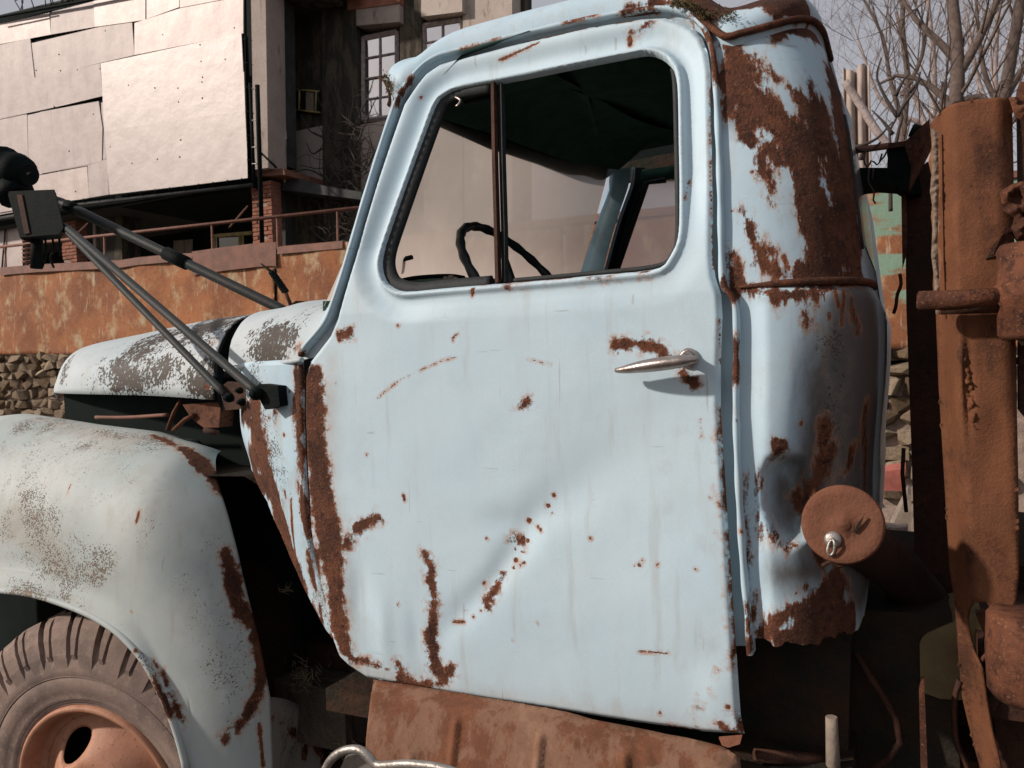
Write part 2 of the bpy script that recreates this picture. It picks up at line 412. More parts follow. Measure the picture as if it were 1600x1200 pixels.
plain('pipe_rust', (.20, .085, .055), .7, 0, .4, 8, .3)
plain('brick', (.33, .135, .085), .9, 0, .45, 3.5, .5, .02)
plain('mortar', (.36, .27, .22), .95, 0, .4, 12, .5, .02)
plain('scale', (.26, .19, .14), .95, 0, .5, 60, .5)
plain('frame_wood', (.40, .34, .32), .8, 0, .5, 12, .4)
plain('frame_yellow', (.42, .33, .14), .7, 0, .4, 9, .3)
plain('void_shade', (.012, .017, .016), .95, 0, .4, 2, .1, spec=.1)  # near-black standing in for the shade of voids, gaps and bays
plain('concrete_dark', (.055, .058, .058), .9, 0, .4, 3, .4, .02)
def plaster(name, a, b, grime_shade, thr=.52):
    t = NT(name); n1 = t.noise(.9, 8, .7); n2 = t.noise(4, 8, .7, t.mapping((1.3, 1.3, .35))); n3 = t.noise(30, 5, .6)
    c = t.mix(t.step(n1, .35, .7), a, b); c = t.mix(t.step(n2, thr, thr + .14, 0, .9), c, grime_shade)
    t.set(color=c, rough=.93, spec=.2, normal=t.bump(t.math('ADD', n3, n2), .5, .02))
plaster('concrete', (.40, .335, .30), (.30, .25, .22), (.16, .12, .09), .55)
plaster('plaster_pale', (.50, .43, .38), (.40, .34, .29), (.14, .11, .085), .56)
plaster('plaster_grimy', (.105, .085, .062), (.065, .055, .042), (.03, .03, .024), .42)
def cladding(name, c, c2, rough, met):
    t = NT(name); n = t.noise(2.3, 7, .65, t.mapping((1, 1, .5))); n2 = t.noise(26, 6, .75); n3 = t.noise(7, 6, .7, t.mapping((2.5, 2.5, .18)))
    cc = t.mix(t.step(n, .35, .7), c, c2); cc = t.mix(t.step(n3, .56, .75, 0, .35), cc, tuple(x * .55 for x in c2))
    cc = t.mix(t.step(n2, .70, .74, 0, .6), cc, tuple(min(1, x * 1.5) for x in c))
    cc = t.mix(t.step(t.noise(17, 4, .6), .72, .76, 0, .5), cc, (.16, .11, .09))
    t.set(color=cc, rough=rough, metal=met, spec=.4, normal=t.bump(t.noise(3, 4, .5), .25, .03))
cladding('clad_grey', (.36, .305, .288), (.28, .236, .225), .55, .15)
cladding('clad_warm', (.45, .375, .35), (.36, .30, .28), .5, .15)
cladding('clad_bright', (.42, .365, .345), (.385, .33, .308), .45, .1)
def stone():
    t = NT('stone'); oi = t.n.new('ShaderNodeObjectInfo').outputs['Random']
    n = t.noise(6, 7, .65); c = t.mix(oi, (.10, .066, .038), (.36, .28, .20)); c = t.mix(t.step(n, .5, .75), c, (.12, .085, .055))
    t.set(color=c, rough=.95, spec=.2, normal=t.bump(t.noise(14, 7, .7), .9, .03))
stone()
def dusty_glass():
    t = NT('dusty_glass'); nt = t.t; n = t.noise(2.2, 5, .6); n2 = t.noise(90, 4, .7); n3 = t.noise(5, 5, .6)
    c = t.mix(t.step(n, .3, .7), (.30, .265, .24), (.26, .232, .212)); c = t.mix(t.step(n3, .55, .75, 0, .5), c, (.46, .40, .36))
    sp = t.n.new('ShaderNodeSeparateXYZ'); nt.links.new(t.tc, sp.inputs[0])      # dust lies thicker low on the pane
    c = t.mix(t.step(t.math('MULTIPLY_ADD', n, .25, sp.outputs[2]), 2.20, 1.88, 0, .85), c, (.56, .49, .445)); c = t.mix(t.step(n2, .66, .72, 0, .25), c, (.7, .6, .52))
    tr = t.n.new('ShaderNodeBsdfTranslucent'); df = t.n.new('ShaderNodeBsdfDiffuse'); gl = t.n.new('ShaderNodeBsdfTransparent')
    for q in (tr, df): nt.links.new(c, q.inputs['Color'])
    m1 = t.n.new('ShaderNodeMixShader'); m1.inputs[0].default_value = .25; nt.links.new(tr.outputs[0], m1.inputs[1]); nt.links.new(df.outputs[0], m1.inputs[2])
    m2 = t.n.new('ShaderNodeMixShader'); m2.inputs[0].default_value = .10; nt.links.new(m1.outputs[0], m2.inputs[1]); nt.links.new(gl.outputs[0], m2.inputs[2])
    nt.links.new(m2.outputs[0], t.out.inputs['Surface'])
dusty_glass()
def milky(name, c, tr_):
    t = NT(name); nt = t.t; n = t.noise(3, 5, .6); cc = t.mix(t.step(n, .3, .7), c, tuple(x * .85 for x in c))
    a = t.n.new('ShaderNodeBsdfTranslucent'); b = t.n.new('ShaderNodeBsdfTransparent'); nt.links.new(cc, a.inputs['Color'])
    m = t.n.new('ShaderNodeMixShader'); m.inputs[0].default_value = tr_; nt.links.new(a.outputs[0], m.inputs[1]); nt.links.new(b.outputs[0], m.inputs[2]); nt.links.new(m.outputs[0], t.out.inputs['Surface'])
milky('milky_glass', (.85, .79, .76), .45)
def glass(name, c, rough, met=0):
    t = NT(name); t.set(color=c, rough=rough, spec=.9, metal=met, normal=t.bump(t.noise(2.5, 2, .5), .06, .05)); t.p.inputs['IOR'].default_value = 1.5
glass('window_glass', (.58, .58, .61), .06, .95)
glass('dark_glass', (.02, .025, .026), .06)
glass('rear_glass', (.20, .195, .20), .18)
def tyre_mat():
    t = NT('tyre_rubber'); n = t.noise(12, 6, .6); c = t.mix(t.step(n, .3, .7), (.265, .19, .158), (.16, .122, .105))
    c = t.mix(t.step(t.noise(45, 6, .7), .52, .68, 0, .6), c, (.33, .24, .19))
    t.set(color=c, rough=.85, spec=.25, normal=t.bump(t.noise(120, 4, .6), .35, .003))
tyre_mat()
def rim_mat():
    t = NT('rim_paint'); n = t.noise(16, 7, .7); n2 = t.noise(80, 5, .7); c = t.mix(t.step(n, .4, .7), (.42, .205, .125), (.33, .145, .085)); c = t.mix(t.step(n2, .58, .68, 0, .8), c, (.14, .055, .03))
    t.set(color=c, rough=.62, spec=.35, normal=t.bump(n2, .35, .003))
rim_mat()
# ================================================================== GROUND
def structure(o): o['kind'] = 'structure'; return o
g = []
for i in range(61):
    row = []
    for j in range(61):
        x = -40 + 80 * i / 60; y = -30 + 36.7 * j / 60; row.append((x, y, .02 * math.sin(x * 1.7) * math.cos(y * 2.1) - .01))
    g.append(row)
structure(MB().grid(g).build('ground', 'soil'))
structure(MB().grid([[(-250 + 500 * i / 20, 6.72 + 240 * j / 20, 1.75) for j in range(21)] for i in range(21)]).build('terrace', 'terrace'))
structure(MB().grid([[(-250 + 500 * i / 10, -250 + 257 * j / 10, -.06) for j in range(11)] for i in range(11)]).build('yard', 'soil'))

# ================================================================== STONE RETAINING WALL AND THE SHEET FENCE ON IT
YF = 6.5
wall_top = lambda x: np.interp(x, [-14, -12.3, -.14, 3], [2.04, 2.005, 1.665, 1.60])
wall = empty('stone_wall', (-6, YF, 0)); tag(wall, 'rough brown rubble retaining wall below the rusty sheet fence', 'wall')
MB().box((-5.5, YF + .17, .78), (19, .20, 1.56)).build('mortar_bed', 'mortar', wall)
for x0, x1 in ((-15, -9.8), (-9.8, -4), (-4, 4)):
    MB().prism([(x0, YF + .07, 1.5), (x1, YF + .07, 1.5), (x1, YF + .07, wall_top(x1) - .03), (x0, YF + .07, wall_top(x0) - .03)], (0, .2, 0)).build('mortar_core', 'mortar', wall)
def stones(x0, x1, z0, sz):
    z = z0
    while True:
        h = sz * random.uniform(.55, .85); x = x0 + random.uniform(-.1, 0)
        if z > wall_top(x0) - .03: break
        while x < x1:
            w = sz * random.uniform(.7, 1.5); hh = min(h, wall_top(x) - z + .01)
            if hh > .03:
                MB().rock((x + w / 2, YF + .08 + random.uniform(-.03, .03), z + hh / 2 + random.uniform(-.02, .02)), (w * random.uniform(.92, 1.12), random.uniform(.18, .30), hh * random.uniform(.95, 1.2))).build('stone', 'stone', wall)
            x += w
        z += h
stones(-13.4, -10.6, 1.05, .20); stones(-10.4, -1.0, 1.0, .46); stones(-.75, .55, .35, .21)

fence = empty('sheet_fence', (-6, YF, 1.9)); tag(fence, 'rust streaked sheet metal fence with peeling paint on the stone wall', 'fence')
def fx(px, py): p = W(px, py, YF); return (p[0], p[2])
tops = [(-160, 436), (-60, 426), (0, 421), (60, 416), (120, 413), (190, 409), (215, 405), (258, 401), (300, 398), (350, 392), (400, 388), (430, 387)]
bots = [(430, 553), (200, 553), (0, 554), (-160, 556)]
def sheet(topp, bott, seed, k=.02):
    out = [fx(*p) for p in topp] + [fx(*p) for p in bott]
    o = panel('fence_sheet', out, [], lambda x, z, do, dh: YF + .012 * np.sin(x * 5 + seed) + k * vnoise(x * 1.3 + seed, z * 2) + .008 * vnoise(x * 6, z * 6), .045, 'fence_rust', fence, .004); return o
s1 = sheet(tops, bots, 1); s2 = sheet([(432, 389), (480, 384), (535, 379), (700, 362), (880, 345)], [(880, 551), (432, 553)], 4); s3 = sheet([(882, 343), (1100, 322), (1300, 300)], [(1300, 546), (882, 550)], 8)
s4 = sheet([(1302, 299), (1345, 293), (1400, 288), (1480, 280), (1600, 270)], [(1600, 543), (1302, 546)], 12)
V = [v.co for v in s4.data.vertices]; vals = []
for v in V: vals.append(float(np.interp(v.z, [1.7, 2.0, 2.2, 2.4, 2.9, 3.0, 3.1], [-.3, -.12, -.10, .04, .10, -.02, -.2]) + .30 * vnoise(np.array(v.x * 2.0), np.array(v.z * 9))))
s4.data.attributes['tint'].data.foreach_set('value', np.array(vals, np.float32))
def cap(pts, w, y0=-.03, mat='pipe_rust'):
    a = [W(x, y - 2, YF + y0) for x, y in pts]; b = [W(x, y + w, YF + y0 - .008) for x, y in pts]; c = [W(x, y - 3, YF + .05) for x, y in pts]
    return MB().grid(list(zip(*[c, a, b])), smooth_=False).build('cap_strip', mat, fence, .004)
cap(tops[2:9], 9); cap([(300, 396), (350, 389), (400, 383), (431, 381)], 34); cap([(433, 388), (480, 384), (535, 379)], 9)
cap([(700, 360), (880, 343)], 9); cap([(882, 342), (1100, 320), (1300, 299)], 9); cap([(1302, 297), (1345, 291), (1400, 286), (1600, 268)], 8)
for x in (-11.9, -9.2, -6.0, -3.0, -.3): MB().box((x, YF + .06, 2.25), (.06, .06, 1.6)).build('fence_post', 'rust_dark', fence)

# ================================================================== PIPE RAILING
YR = 8.6
rail_o = empty('pipe_railing', (-10, YR, 1.75)); tag(rail_o, 'thin rust brown pipe handrail in front of the derelict building', 'railing')
ra, rb_ = W(-120, 399, YR), W(640, 316, YR)
MB().tube([ra, rb_], .028, 8).build('rail', 'pipe_rust', rail_o)
for px in (8, 62, 163, 331, 433, 527, 600):
    t = (px + 120) / 760; p = W(px, 399 - 83 * t, YR); MB().tube([p, np.array([p[0] - .05 * random.random(), YR, 1.75])], .018, 6).build('post', 'pipe_rust', rail_o)
MB().tube([W(358, 356, YR + .1), W(387, 322, YR + .6)], .015, 6).build('brace', 'pipe_rust', rail_o)
MB().tube([W(120, 366, YR + .1), W(137, 349, YR + .5)], .013, 6).build('brace', 'pipe_rust', rail_o)

# ================================================================== DERELICT BUILDING
YB = 11.0
bld = empty('building', (-12, YB, 1.75)); tag(bld, 'derelict building with patched metal cladding, grimy piers and dark open ground floor', 'building')
def plate(name, px, y, th, mat, parent=bld): return MB().prism([W(a, b, y) for a, b in px], (0, th, 0)).build(name, mat, parent)
# cladding: every sheet its own plate, lapped and uneven
YCL = 10.5
CL = [([(2, 36), (77, 19), (79, 54), (0, 69), (-90, 88), (-90, 54)], 'clad_warm'), ([(79, 19), (146, 2), (148, 42), (79, 54)], 'clad_grey'), ([(146, 2), (146, -20), (227, -36), (227, 31), (148, 42)], 'clad_warm'), ([(228, -36), (280, -46), (280, 11), (228, 30)], 'clad_warm'),
      ([(281, -46), (380, -62), (380, -7), (281, 12)], 'clad_warm'), ([(210, 36), (281, 13), (380, -6), (380, 52), (210, 86)], 'clad_warm'), ([(47, 68), (206, 30), (210, 86), (54, 122)], 'clad_grey'), ([(-90, 89), (0, 70), (47, 60), (54, 122), (0, 134), (-90, 152)], 'clad_grey'),
      ([(-90, 153), (54, 121), (156, 99), (160, 150), (101, 164), (0, 186), (-90, 202)], 'clad_grey'), ([(-90, 203), (0, 187), (42, 178), (45, 277), (0, 285), (-90, 300)], 'clad_grey'), ([(43, 180), (64, 175), (66, 272), (45, 276)], 'clad_grey'), ([(62, 175), (154, 158), (160, 200), (159, 252), (148, 257), (66, 271)], 'clad_grey'), ([(158, 160), (166, 160), (166, 248), (160, 250)], 'clad_grey'),
      ([(-90, 301), (45, 277), (136, 260), (139, 309), (0, 336), (-90, 352)], 'clad_warm'), ([(137, 259), (167, 248), (170, 304), (139, 309)], 'clad_grey'),
      ([(157, 99), (377, 52), (380, 113), (160, 150)], 'clad_bright'), ([(160, 148), (381, 112), (383, 174), (305, 184), (163, 206)], 'clad_bright'), ([(163, 205), (305, 183), (383, 173), (388, 279), (171, 304)], 'clad_bright')]
for k, (px, m) in enumerate(CL):
    P = []
    for a, b in px: P.append(W(a, b, YCL - .008 * (k % 3) + random.uniform(-.006, .006) - (.045 + .018 * (k % 3) if m == 'clad_bright' else 0)))
    sh = MB().prism(P, (0, .02, 0)).build('cladding_sheet', m, bld)
    A4 = np.array(px); x0, x1 = A4[:, 0].min(), A4[:, 0].max(); y0, y1 = A4[:, 1].min(), A4[:, 1].max()
    for gx in np.arange(max(x0, 0) + 8, x1 - 3, 37):
        for gy in np.arange(max(y0, 0) + 6, y1 - 3, 26):
            q = np.array([[gx + random.gauss(0, 2), gy + random.gauss(0, 2) - (gx - x0) * .10]])
            if inpoly(q, px)[0] and random.random() < .22: MB().lathe(W(q[0, 0], q[0, 1], float(np.mean([p[1] for p in P])) - .004), (0, -1, 0), [(.0001, .006), (.010, .005), (.016, 0), (.017, -.03)], 7).build('nail_head', 'concrete_dark' if random.random() < .5 else m, sh)
plate('cladding_frame', [(-90, 45), (380, -62), (391, 283), (-90, 365)], YCL + .06, .12, 'void_shade')
# the enclosed gallery behind the cladding
P0 = [W(-400, 120, YCL + .2), W(386, -70, YCL + .2), W(391, 284, YCL + .2), W(-400, 430, YCL + .2)]
MB().prism(P0, (0, 3.2, 0)).build('gallery', 'concrete_dark', bld)
# edge rods tied along the bottom and the right side
def px_tube(name, pts, y, r, mat, parent=bld, n=6): return MB().tube([W(a, b, y) for a, b in pts], r, n).build(name, mat, parent)
px_tube('edge_angle', [(-90, 357), (113, 321), (394, 289)], YCL - .05, .035, 'concrete_dark')
px_tube('edge_rod', [(-90, 348), (113, 314), (388, 279)], YCL - .10, .012, 'black_iron'); px_tube('edge_rod', [(382, -20), (384, 120), (388, 280)], YCL - .10, .012, 'black_iron')
for k in range(12): a = 130 + k * 22.5; b = 312 - (a - 113) * .128; px_tube('tie', [(a, b), (a, b + 7)], YCL - .1, .010, 'black_iron')
for k in range(6): px_tube('tie', [(381 + k, 60 + 38 * k), (388 + k, 60 + 38 * k)], YCL - .1, .010, 'black_iron')
px_tube('gutter_pipe', [(-90, 42), (0, 26), (140, 0), (200, -12)], YCL - .12, .03, 'black_iron')
px_tube('gutter_pipe', [(0, 36), (80, 18)], YCL - .10, .015, 'black_iron')
for k in range(10):
    a = random.uniform(30, 110); px_tube('roof_twig', [(a, 20 - a * .15), (a + random.uniform(-12, 12), 6 - a * .15), (a + random.uniform(-20, 20), -6 - a * .15)], YCL, .012, 'twig')
# corner column, pipe columns, slab
plate('gap_post', [(384, -60), (391, -60), (395, 292), (389, 292)], YCL + .02, .3, 'black_iron')
plate('concrete_column', [(391, -60), (414, -60), (419, 262), (397, 265)], YCL - .06, .5, 'concrete')
plate('dark_column', [(418, -60), (437, -60), (442, 258), (423, 260)], YCL + .5, .4, 'concrete_dark')
px_tube('yellow_conduit', [(442, 100), (445, 285)], YCL + .45, .022, 'frame_yellow'); plate('junction_box', [(439, 203), (444, 203), (445, 216), (440, 216)], YCL + .4, .06, 'plaster_pale')
plate('gallery_slab', [(394, 267), (443, 263), (445, 273), (396, 276)], YCL + .1, 1.3, 'pipe_rust')
px_tube('stand_pipe', [(402, 133), (404, 200), (410, 392)], YCL - .35, .042, 'black_iron', n=10); px_tube('stand_pipe', [(391, 130), (397, 282)], YCL - .3, .03, 'black_iron', n=8)
px_tube('stay', [(408, 239), (432, 262)], YCL - .2, .02, 'black_iron')
for b in (138, 188, 230, 256): px_tube('pipe_clip', [(394, b), (405, b)], YCL - .33, .012, 'silver')
# recess behind: back wall partly pale, window
YQ = 11.9
plate('recess_wall', [(425, -80), (520, -100), (520, 420), (425, 420)], YQ, .3, 'plaster_grimy')  # grimy plaster, its dark colour also carrying the recess shade
plate('recess_plaster', [(446, 208), (505, 196), (505, 292), (446, 276)], YQ - .03, .03, 'plaster_pale')
rwf = plate('recess_window', [(464, 140), (499, 142), (499, 176), (464, 172)], YQ - .05, .03, 'void_shade')
for l in ([(460, 140), (499, 143)], [(462, 172), (500, 176)], [(468, 141), (467, 173)], [(494, 142), (493, 176)]): px_tube('window_bar', l, YQ - .07, .02, 'frame_yellow', rwf)
plate('window_board', [(478, 144), (490, 144), (490, 175), (478, 174)], YQ - .06, .02, 'plank', rwf)
plate('recess_roof', [(395, -30), (520, -60), (520, -40), (395, -5)], YCL + .2, 2.0, 'concrete_dark')
plate('eaves', [(435, -20), (510, -35), (510, -6), (436, 2)], YCL + .6, .5, 'plaster_grimy')
plate('recess_floor', [(396, 276), (445, 272), (505, 290), (565, 300), (565, 312), (396, 290)], YCL + .5, 1.3, 'concrete_dark')
# right-hand wing: piers, lintels, windows
YW = 11.6
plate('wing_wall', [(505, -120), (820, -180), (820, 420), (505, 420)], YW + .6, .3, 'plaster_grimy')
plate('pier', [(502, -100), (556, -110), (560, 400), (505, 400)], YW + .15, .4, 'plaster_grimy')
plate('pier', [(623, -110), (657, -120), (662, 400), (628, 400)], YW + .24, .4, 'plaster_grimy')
plate('pier', [(722, -130), (800, -150), (800, 400), (726, 400)], YW + .24, .4, 'plaster_pale')
plate('lintel', [(556, 15), (624, 6), (624, 34), (557, 40)], YW + .1, .4, 'concrete'); plate('brick_band', [(540, -40), (624, -52), (624, 5), (543, 16)], YW + .08, .4, 'brick')
plate('lintel', [(658, -20), (722, -30), (722, 18), (658, 26)], YW + .1, .4, 'plaster_pale')
plate('apron_wall', [(558, 196), (626, 184), (628, 400), (560, 400)], YW + .25, .3, 'plaster_pale'); plate('apron_wall', [(660, 170), (722, 160), (724, 400), (660, 400)], YW + .25, .3, 'plaster_pale')
def window(x0, x1, yt0, yt1, yb0, yb1, ncol, nrow, y):
    """a many-paned casement: corner pixels, then bars; panes are children of their own"""
    q = lambda u, v: (x0 + (x1 - x0) * u, (yt0 + (yt1 - yt0) * u) * (1 - v) + (yb0 + (yb1 - yb0) * u) * v)
    w = MB(); e = .012
    for l in ([(0, 0), (1, 0)], [(0, 1), (1, 1)], [(0, 0), (0, 1)], [(1, 0), (1, 1)]): w.tube([W(*q(*p), y) for p in l], .05, 4)
    f = w.build('window', 'frame_wood', bld)
    for i in range(1, ncol): MB().tube([W(*q(i / ncol, 0), y), W(*q(i / ncol, 1), y)], .022, 4).build('glazing_bar', 'frame_wood', f)
    for j in range(1, nrow): MB().tube([W(*q(0, j / nrow), y), W(*q(1, j / nrow), y)], .020, 4).build('glazing_bar', 'frame_wood', f)
    for i in range(ncol):
        for j in range(nrow):
            c = [(i / ncol + e, j / nrow + e), ((i + 1) / ncol - e, j / nrow + e), ((i + 1) / ncol - e, (j + 1) / nrow - e), (i / ncol + e, (j + 1) / nrow - e)]
            P = [W(*q(*p), y + .02) for p in c]; tilt = np.array([0, random.uniform(-.01, .01), 0]); P[0] = P[0] + tilt; P[1] = P[1] + tilt
            MB().prism(P, (0, .008, 0)).build('pane', 'window_glass', f)
window(567, 620, 60, 49, 188, 182, 2, 4, YW + .32); window(662, 721, 40, 30, 150, 140, 2, 4, YW + .32)
# ground floor: dark void, columns, brick piers, frames
plate('ground_floor_wall', [(-90, 330), (560, 270), (560, 480), (-90, 480)], YB + 2.6, .2, 'void_shade')  # shade of the open ground floor painted as a near-black wall
plate('ceiling_slab', [(-90, 352), (394, 291), (394, 297), (-90, 360)], YCL + .3, 2.9, 'void_shade')
plate('concrete_pier', [(145, 324), (190, 330), (191, 430), (147, 430)], YB + .4, .5, 'plaster_grimy'); plate('pier_edge', [(144, 323), (148, 323), (150, 430), (147, 430)], YB + .37, .5, 'concrete')
plate('shed_door', [(-60, 345), (18, 335), (36, 338), (36, 430), (-60, 430)], YB - .1, .1, 'clad_warm')
for l in ([(10, 338), (3, 420)], [(36, 338), (37, 430)], [(-60, 346), (20, 333)]): px_tube('door_bar', l, YB - .13, .02, 'concrete_dark')
def brick_pier(x0, x1, yt, yb, y):
    a, b = W(x0, yt, y), W(x1, yb, y); zt, zb = a[2], b[2]; xa, xb = a[0], W(x1, yt, y)[0]
    core = MB().box(((xa + xb) / 2, y + .14, (zt + zb) / 2), (xb - xa - .03, .24, zt - zb)).build('brick_pier', 'mortar', bld)
    z = zb; r_ = 0; w = (xb - xa)
    while z < zt - .05:
        off = [0, .5, 1.0] if r_ % 2 == 0 else [0, .25, .75, 1.0]
        for i in range(len(off) - 1):
            if random.random() < .04: continue
            u0, u1 = off[i], off[i + 1]
            MB().box((xa + w * (u0 + u1) / 2, y + .125 + random.uniform(-.012, .012), z + .0375), (w * (u1 - u0) - .014, .28, .062), jit=.004).build('brick', 'brick', core)
        z += .077; r_ += 1
brick_pier(393, 424, 286, 392, YB - .3); brick_pier(95, 118, 322, 420, YB + .1)
plate('pier_return', [(425, 290), (446, 292), (446, 395), (427, 395)], YB + .3, .3, 'concrete_dark')
yf = plate('yellow_frame', [(333, 366), (392, 361), (392, 366), (334, 371)], YB + 1.2, .08, 'frame_yellow')
for l in ([(335, 368), (337, 420)], [(374, 366), (375, 420)], [(379, 366), (380, 420)]): px_tube('frame_post', l, YB + 1.2, .035, 'frame_yellow', yf, 4)
plate('dark_pane', [(338, 372), (373, 370), (373, 420), (338, 420)], YB + 1.25, .02, 'dark_glass', yf)
def low_window(p, m='rear_glass'):
    f = plate('low_window', p, YB + 2.2, .03, m); (a, b), (c, d) = p[0], p[2]
    for u in (0, .5, 1): px_tube('bar', [(a + (c - a) * u, p[0][1] + (p[1][1] - p[0][1]) * u), (a + (c - a) * u, d)], YB + 2.15, .02, 'frame_wood', f, 4)
low_window([(458, 358), (505, 355), (505, 420), (459, 420)]); low_window([(272, 376), (300, 374), (300, 420), (273, 420)], 'concrete')
plate('rubble_wall', [(420, 330), (446, 334), (446, 420), (425, 420)], YB + 2.0, .2, 'plaster_grimy')
plate('side_wall', [(440, 340), (452, 340), (452, 420), (440, 420)], YB + 1.8, .2, 'plaster_grimy')

# ================================================================== CORRUGATED SHEET, SCRAP
xs_ = np.linspace(W(1318, 200, 8.0)[0], W(1361, 200, 8.0)[0], 40); z0, z1 = 1.75, W(1340, 106, 8.0)[2]
P = [[(x + .0 * z, 8.0 + .045 * math.sin((x - xs_[0]) / (xs_[-1] - xs_[0]) * 5.3 * math.pi), z + (.03 * math.sin(x * 30) if z > 3 else 0)) for z in np.linspace(z0, z1, 12)] for x in xs_]
tag(MB().grid(P).build('corrugated_sheet', 'slate', None, .012), 'upright pale corrugated sheet standing behind the cab against the sky', 'roof sheet')
tag(MB().prism([W(1372, 738, 3.2), W(1415, 732, 3.2), W(1412, 768, 3.2), W(1374, 766, 3.2)], (0, .1, .02)).build('scrap_block', 'red_scrap'), 'small faded red block lying in the gap behind the cab', 'scrap')
tag(MB().prism([W(1388, 835, 2.6), W(1418, 772, 2.6), W(1424, 775, 2.6), W(1424, 842, 2.6)], (0, .3, 0)).build('plank', 'plank'), 'weathered wedge of timber leaning in the gap behind the cab', 'timber')
tag(MB().blob(W(1402, 835, 2.4), (.09, .08, .10), .3).build('rubble', 'mortar'), 'grey lump of rubble below the timber in the gap', 'rubble')

# ================================================================== TREES
def grow(mb, p, d, L, r, depth, bend=.22, kids=(2, 3), seed=None, twig=None):
    n = 5; path = [p]; rad = [r]; q = p.copy(); dd = d.copy()
    for k in range(n):
        dd = dd + rng.normal(size=3) * bend * .35 + np.array([0, 0, .03]); dd /= np.linalg.norm(dd); q = q + dd * L / n; path.append(q.copy()); rad.append(r * (1 - .45 * (k + 1) / n))
    (mb[0].tube(path, rad, 7, False) if r > .045 else mb[1].twig(path, rad))
    if depth <= 0: return
    for k in range(random.randint(*kids) + (1 if depth <= 2 else 0)):
        i = random.randint(2, n); e = dd + rng.normal(size=3) * .62; e /= np.linalg.norm(e)
        grow(mb, path[i], e, L * random.uniform(.6, .85), rad[i] * random.uniform(.5, .75), depth - 1, bend, kids)
def tree(px, y, r, limbs, label, depth=5, mat='bark', zb=1.75):
    """limbs: pixel polylines traced for the main wood, then random growth from them"""
    base = W(px, 300, y); base[2] = zb; root = empty('bare_tree', tuple(base)); tag(root, label, 'tree', 'bare trees beyond the wall')
    mb = (MB(), MB())
    for l, ra_, rb2, kids in limbs:
        P = smooth([W(a, b, y + (q[0] if q else 0)) for a, b, *q in l], .25); rad = np.linspace(ra_, rb2, len(P)); mb[0].tube(P, rad, 9, False)
        for k in range(kids):
            i = random.randint(len(P) // 3, len(P) - 1); t = P[min(i + 1, len(P) - 1)] - P[i - 1]; t /= np.linalg.norm(t); e = t * .7 + rng.normal(size=3) * .6; e /= np.linalg.norm(e)
            grow(mb, P[i], e, random.uniform(.9, 1.8), max(.007, rad[i] * .30), depth)
    mb[0].build('trunk', mat, root); mb[1].build('crown', mat, root)
    return root
tree(1490, 12.0, .15, [([(1490, 520), (1490, 300), (1492, 180), (1497, 120), (1494, 60), (1488, 0), (1480, -90)], .14, .07, 9), ([(1497, 118), (1520, 80), (1540, 40), (1560, -5), (1585, -70)], .07, .03, 8), ([(1492, 180), (1475, 150), (1430, 122), (1395, 118), (1372, 132)], .06, .02, 8), ([(1490, 90), (1462, 60), (1430, 30), (1400, -20)], .06, .02, 9), ([(1490, 160), (1530, 150), (1560, 175), (1590, 190)], .05, .02, 6)],
     'bare forked tree whose trunk rises just left of the frame corner above the rusty post', 4)
tree(1570, 13.5, .13, [([(1555, 520), (1560, 300), (1566, 180), (1580, 90), (1592, 20), (1600, -60)], .14, .07, 9), ([(1570, 150), (1605, 100), (1640, 60)], .07, .03, 7), ([(1566, 180), (1540, 120), (1530, 60), (1525, 0)], .05, .02, 8)],
     'rightmost bare tree, a leaning trunk at the edge of the picture', 4)
tree(1420, 16.0, .1, [([(1400, 500), (1405, 300), (1412, 200), (1418, 120), (1410, 40), (1415, -40)], .09, .04, 12), ([(1412, 200), (1390, 120), (1380, 60), (1350, 0)], .05, .02, 10), ([(1410, 150), (1440, 90), (1450, 20)], .05, .02, 9)],
     'slender bare tree behind the corrugated sheet, nearest the cab', 4)
tree(1460, 24.0, .2, [([(1450, 450), (1455, 250), (1460, 120), (1450, 0)], .14, .05, 14), ([(1455, 220), (1420, 120), (1400, 20)], .08, .03, 12), ([(1455, 200), (1500, 120), (1530, 10)], .08, .03, 12), ([(1458, 200), (1380, 160), (1340, 60)], .07, .03, 12)],
     'farthest bare tree, a pale tangle of branches behind the other trees', 3, 'bark_pale')
tree(1560, 22.0, .2, [([(1585, 450), (1570, 250), (1555, 140), (1560, 0)], .12, .05, 12), ([(1565, 200), (1530, 130), (1510, 20)], .07, .03, 12), ([(1560, 180), (1600, 100), (1630, 10)], .07, .03, 10)],
     'pale distant bare tree filling the sky between the two near trunks', 3, 'bark_pale')
# a sapling close behind the cab
sp = empty('sapling', tuple(W(1392, 230, 3.0))); tag(sp, 'thin dark sapling with forked twigs standing close behind the cab', 'sapling')
mb = MB()
for l in ([(1392, 330), (1391, 225), (1390, 205), (1402, 180), (1400, 150), (1398, 125)], [(1402, 182), (1385, 155), (1373, 130), (1370, 115), (1377, 90)], [(1402, 182), (1412, 165), (1430, 140), (1438, 112)], [(1399, 150), (1415, 120), (1420, 118)], [(1395, 210), (1380, 190), (1362, 172)], [(1398, 235), (1405, 200), (1410, 182), (1403, 160)], [(1330, 232), (1350, 226), (1372, 215), (1395, 190)], [(1420, 145), (1440, 122)], [(1345, 250), (1350, 235), (1380, 225)]):
    P = smooth([W(a, b, 3.0) for a, b in l], .02); mb.tube(P, np.linspace(.011, .003, len(P)), 5)
mb.build('stem', 'twig', sp)
tag(MB().tube(smooth([W(1320, 128, 5.0), W(1345, 165, 5.0), W(1370, 205, 5.0), W(1400, 240, 5.0)], .05), .028, 8).build('fallen_branch', 'bark_pale'), 'pale bare branch slanting down across the corrugated sheet', 'branch')
